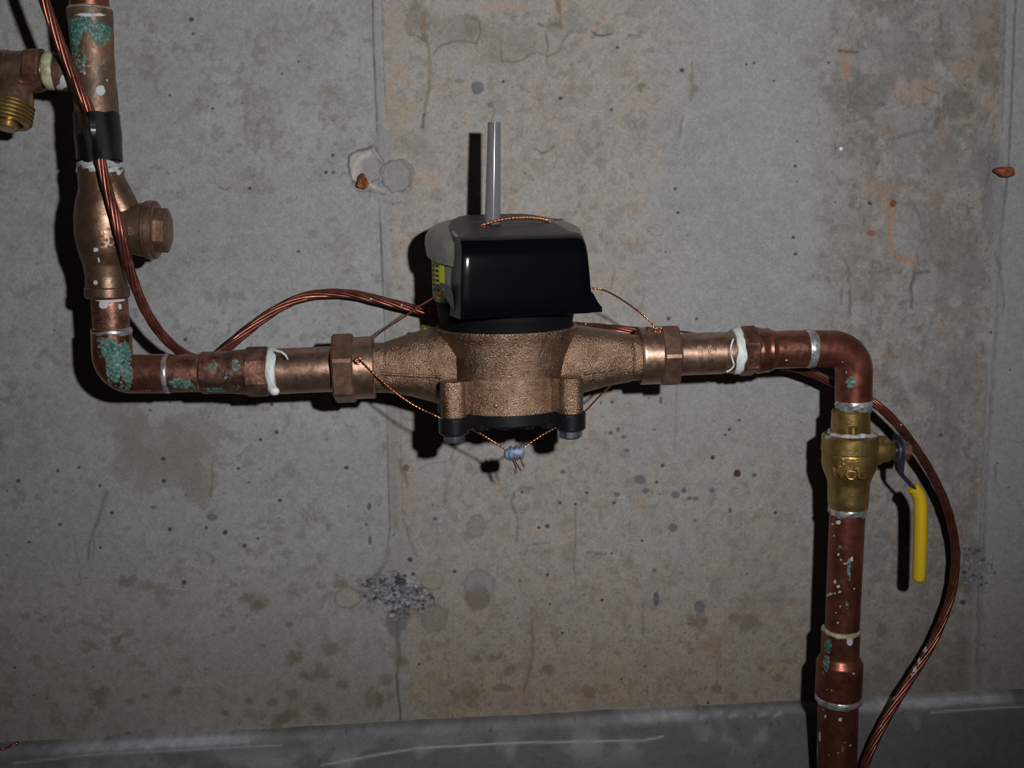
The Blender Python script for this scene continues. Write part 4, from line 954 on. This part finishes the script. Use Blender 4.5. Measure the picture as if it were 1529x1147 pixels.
# hinge ears at the foot of the hood
def prism(name, pts2, x0, x1, mat, parent=meter, bev=.0008):
    bm = bmesh.new(); a_ = [bm.verts.new(HQ(x0, f, y)) for f, y in pts2]; b_ = [bm.verts.new(HQ(x1, f, y)) for f, y in pts2]; n = len(a_)
    for k in range(n): bm.faces.new((a_[k], a_[(k+1) % n], b_[(k+1) % n], b_[k]))
    bm.faces.new(a_); bm.faces.new(b_); bmesh.ops.recalc_face_normals(bm, faces=bm.faces)
    bmesh.ops.bevel(bm, geom=list(bm.edges), offset=bev, segments=2, affect='EDGES'); return mesh_obj(name, bm, mat, parent)
bm = bmesh.new(); rings = []
for x, y0 in ((92, 428), (97, 432), (104, 445), (108, 450), (110, 452)):
    rings.append([HQ(x, f, y) for f, y in ((119, y0), (119, 459), (75, 461), (75, y0))])
ring_loft(bm, rings); mesh_obj('hood_ear', bm, M['black'], meter)
# left seal ear: thin slanting blade
bm = bmesh.new(); A = [(-96, 62, 418), (-106, 60, 414), (-109, 60, 418), (-88, 88, 464), (-84, 92, 466), (-84, 88, 456)]
f1 = [bm.verts.new(HQ(*p)) for p in A]; f2 = [bm.verts.new(HQ(p[0], p[1]-12, p[2])) for p in A]
for k in range(6): bm.faces.new((f1[k], f1[(k+1) % 6], f2[(k+1) % 6], f2[k]))
bm.faces.new(f1); bm.faces.new(f2); mesh_obj('hood_ear', bm, M['black_top'], meter)
# slots and small raised marks on top of the hood
def top_y(f): return 322+(f+50)*.176
for (x, f, w_) in ((-42, -4, 8), (84, -6, 7), (-8, -48, 5), (10, -48, 6), (28, -48, 5), (14, 20, 14), (36, 20, 5)):
    bm = bmesh.new(); v = []
    for (dx, df) in ((-w_, -2.2), (w_, -2.2), (w_, 2.2), (-w_, 2.2)): v.append(HQ(x+dx, f+df, top_y(f+df)-.5))
    lo = [bm.verts.new(p) for p in v]; hi = [bm.verts.new(p+Vector((0, 0, -.0006))) for p in v]
    bm.faces.new(lo); 
    for k in range(4): bm.faces.new((lo[k], lo[(k+1) % 4], hi[(k+1) % 4], hi[k]))
    mesh_obj('hood_slot', bm, M['ink'], meter)

# upright cloudy tube
zt = Z+.006
base_p = P(735.5, 336, zt); top_p = P(738, 183, zt)
bm = bmesh.new(); axv = (top_p-base_p).normalized(); a, b = frame(axv); L = (top_p-base_p).length; s_ = S(base_p); nst = 40
rings = [ring(base_p+axv*(L*k/nst), a, b, (12.2-2.6*(k/nst)**.8)*s_, 40) for k in range(nst+1)]
rings += [ring(top_p, a, b, 7.0*s_, 40), ring(top_p-axv*.001, a, b, 6.6*s_, 40), ring(base_p+axv*.004, a, b, 8.2*s_, 40)]
ring_loft(bm, rings, True); o = mesh_obj('plastic_tube', bm, M['tube']); tag(o, 'cloudy clear plastic tube standing upright on the black meter hood', 'tube')

# ------------------------------------------------------------------ stranded ground cable
rc = 7.3*S0
cabp = [(36, -90, .118), (58, -25, .118), (66, 0, .116), (82, 45, .114), (100, 90, .112), (120, 135, .1115), (136, 172, .1105), (143, 205, .1100), (150, 240, .1095), (160, 280, .110), (170, 315, .1125), (180, 352, .1125), (191, 392, .106), (203, 430, .100), (221, 470, .091), (247, 506, .078), (277, 530, .0625), (305, 537, .054), (330, 527, .046), (352, 509, .036), (385, 482, .027), (420, 458, .020), (455, 443, .015), (492, 438, .0135), (530, 440, .015), (570, 449, .018), (610, 459, .02), (645, 467, .021), (700, 477, .019), (760, 484, .018), (820, 486, .020), (870, 488, .028), (920, 492, .040), (960, 496, .044), (1010, 500, .050), (1060, 508, .052), (1110, 525, .050), (1160, 543, .048), (1200, 553, .047), (1232, 566, .047), (1262, 582, .048), (1290, 594, .052), (1313, 608, .056), (1340, 634, .055), (1366, 668, .050), (1390, 706, .044), (1410, 748, .038), (1422, 790, .033), (1427, 832, .031), (1422, 880, .031), (1408, 925, .033), (1388, 968, .036), (1362, 1010, .041), (1336, 1052, .048), (1312, 1095, .056), (1296, 1130, .061), (1286, 1165, .064), (1281, 1210, .067)]
def straight_rad(i): return rc
cw_pts = resample_len(catmull([P(x, y, z) for x, y, z in cabp], 8), .0022)
bm = bmesh.new(); twisted(bm, cw_pts, 6, rc*.62, rc*.41, .125, True, 8)
o = mesh_obj('ground_cable', bm, M['cable'], sharp=2.0); cable_o = o; tag(o, 'bare stranded copper ground cable looping from the left riser round the meter to the right', 'cable')

# ------------------------------------------------------------------ thin twisted seal wires and lead seal
def seal_wire(pts, label, r=.00048, pitch=.0065):
    pw = resample_len(catmull([p if isinstance(p, Vector) else P(*p) for p in pts], 10), .0007)
    bm = bmesh.new(); twisted(bm, pw, 2, r, r*1.05, pitch, False, 6)
    o = mesh_obj('seal_wire', bm, M['wire'], sharp=2.0); return tag(o, label, 'wire', 'thin twisted copper seal wires')
seal_wire([(662, 432, .135), (645, 446, .125), (621, 461, .085), (598, 477, .072), (577, 490, .064), (560, 503, .055), (545, 520, .055), (534, 534, .085), (530, 537, .1115), (536, 533, .1155), (541, 538, .1165), (535, 543, .1160), (530, 538, .1165), (537, 536, .1170), (544, 543, .1155), (556, 556, .1135), (572, 570, .114), (592, 587, .117), (614, 602, .122), (634, 613, .128), (650, 620, .134), (672, 630, .139), (690, 634, .136), (712, 645, .128), (735, 659, .122), (757, 672, .120)], 'thin twisted copper seal wire running through the left union nut to the lead seal')
seal_wire([(872, 434, .132), (884, 431, .134), (896, 432, .134), (912, 438, .128), (935, 452, .118), (958, 469, .110), (974, 484, .108), (979, 491, .110), (987, 489, .108), (985, 497, .1090), (977, 494, .1085), (970, 489, .100), (962, 492, .080), (950, 512, .050), (928, 555, .050), (910, 577, .078), (893, 594, .105), (876, 612, .128), (856, 628, .1385), (838, 634, .134), (812, 648, .127), (790, 662, .122), (777, 672, .120)], 'thin twisted copper seal wire from the right union nut down to the lead seal')
hw = []
for (x, f, x_) in ((-38, 26, -2), (-38, 24, 0), (-28, 23, 3), (-12, 22, 6.5), (8, 20, 8.5), (28, 18, 8.5), (46, 14, 6), (60, 10, 2.5), (66, 8, 0), (68, 8, -2)):
    hw.append(HQ(x, f, top_y(f)-x_*1.0))
seal_wire(hw, 'thin copper seal wire arching over the top of the black hood', .0007)
sl = thing('lead_seal', P(768, 677, .120), 'small blue-grey crimped lead seal hanging below the meter', 'seal')
bm = bmesh.new(); c = P(768, 677, .120); s_ = S(c); rings = []
for k in range(15):
    t_ = -1+2*k/14; rr_ = math.sqrt(max(0, 1-abs(t_)**4))*10*s_+.0002; rg = []
    for q in range(28):
        th = 2*math.pi*q/28; wv = 1+.10*math.sin(th*3+k*1.9)+.12*math.sin(k*1.7)
        rg.append(c+Vector((1, 0, .05))*(t_*16*s_)+Vector((0, -1, 0))*(rr_*.75*wv*math.cos(th))+Vector((0, 0, 1))*(rr_*wv*math.sin(th)))
    rings.append(rg)
ring_loft(bm, rings); mesh_obj('seal_slug', bm, M['lead'], sl)
for pts in ([(768, 682, .123), (771, 692, .124), (778, 703, .126)], [(776, 682, .123), (779, 690, .124), (783, 698, .126)], [(764, 684, .122), (767, 690, .122), (771, 700, .121)]):
    tube('wire_tail', catmull([P(*p) for p in pts], 4), .0007, M['wire'], sl, 8)

# ------------------------------------------------------------------ rusty form-tie stubs in the wall
def stub(px, py, rx, ry, ang, label):
    bm = bmesh.new(); c = P(px, py, .002); s_ = S(c); rnd = random.Random(int(px))
    bmesh.ops.create_icosphere(bm, subdivisions=3, radius=1)
    ca, sa = math.cos(ang), math.sin(ang)
    for v in bm.verts:
        x, y, z = v.co; k = 1+.16*math.sin(2.2*x+1.4*z+px)+.10*math.sin(4*z-3*x)+.07*math.sin(9*y+4*x)
        X_, Z_ = x*rx*k, z*ry*k; v.co = c+Vector(((X_*ca-Z_*sa)*s_, y*.006*k, (X_*sa+Z_*ca)*s_))
    o = mesh_obj('form_tie_stub', bm, M['rust'], sharp=.5); tag(o, label, 'metal stub', 'rusty form-tie stubs')
spots(cable_o, 'paint', dabs([(1381, 970, 4, 6), (1372, 986, 3, 7), (1366, 1000, 4, 6), (1362, 1008, 2, 5), (1333, 1042, 4, 3), (1315, 1085, 3, 2), (555, 447, 2.5, 2.5), (875, 484, 2, 2), (1345, 634, 3, 2), (600, 456, 2, 2)], 1.0))
stub(540, 272, 8.5, 11, .2, 'rusty orange form-tie stub in the mortar nub left of the meter')
stub(1500, 256, 15, 8, -.25, 'rusty orange form-tie stub near the right edge of the wall')
sp_ = resample_len(catmull([P(-60, 1133, .017), P(-25, 1126, .017), P(-4, 1119, .018), (P(8, 1117, .0175)), P(20, 1112, .019), P(31, 1108, .0175)], 6), .0007)
bm = bmesh.new(); twisted(bm, sp_, 2, .0007, .0007, .006, False, 6)
o = mesh_obj('wire_offcut', bm, M['wire'], sharp=2.0); tag(o, 'short twisted copper wire end lying on the kicker at the lower left corner', 'wire')
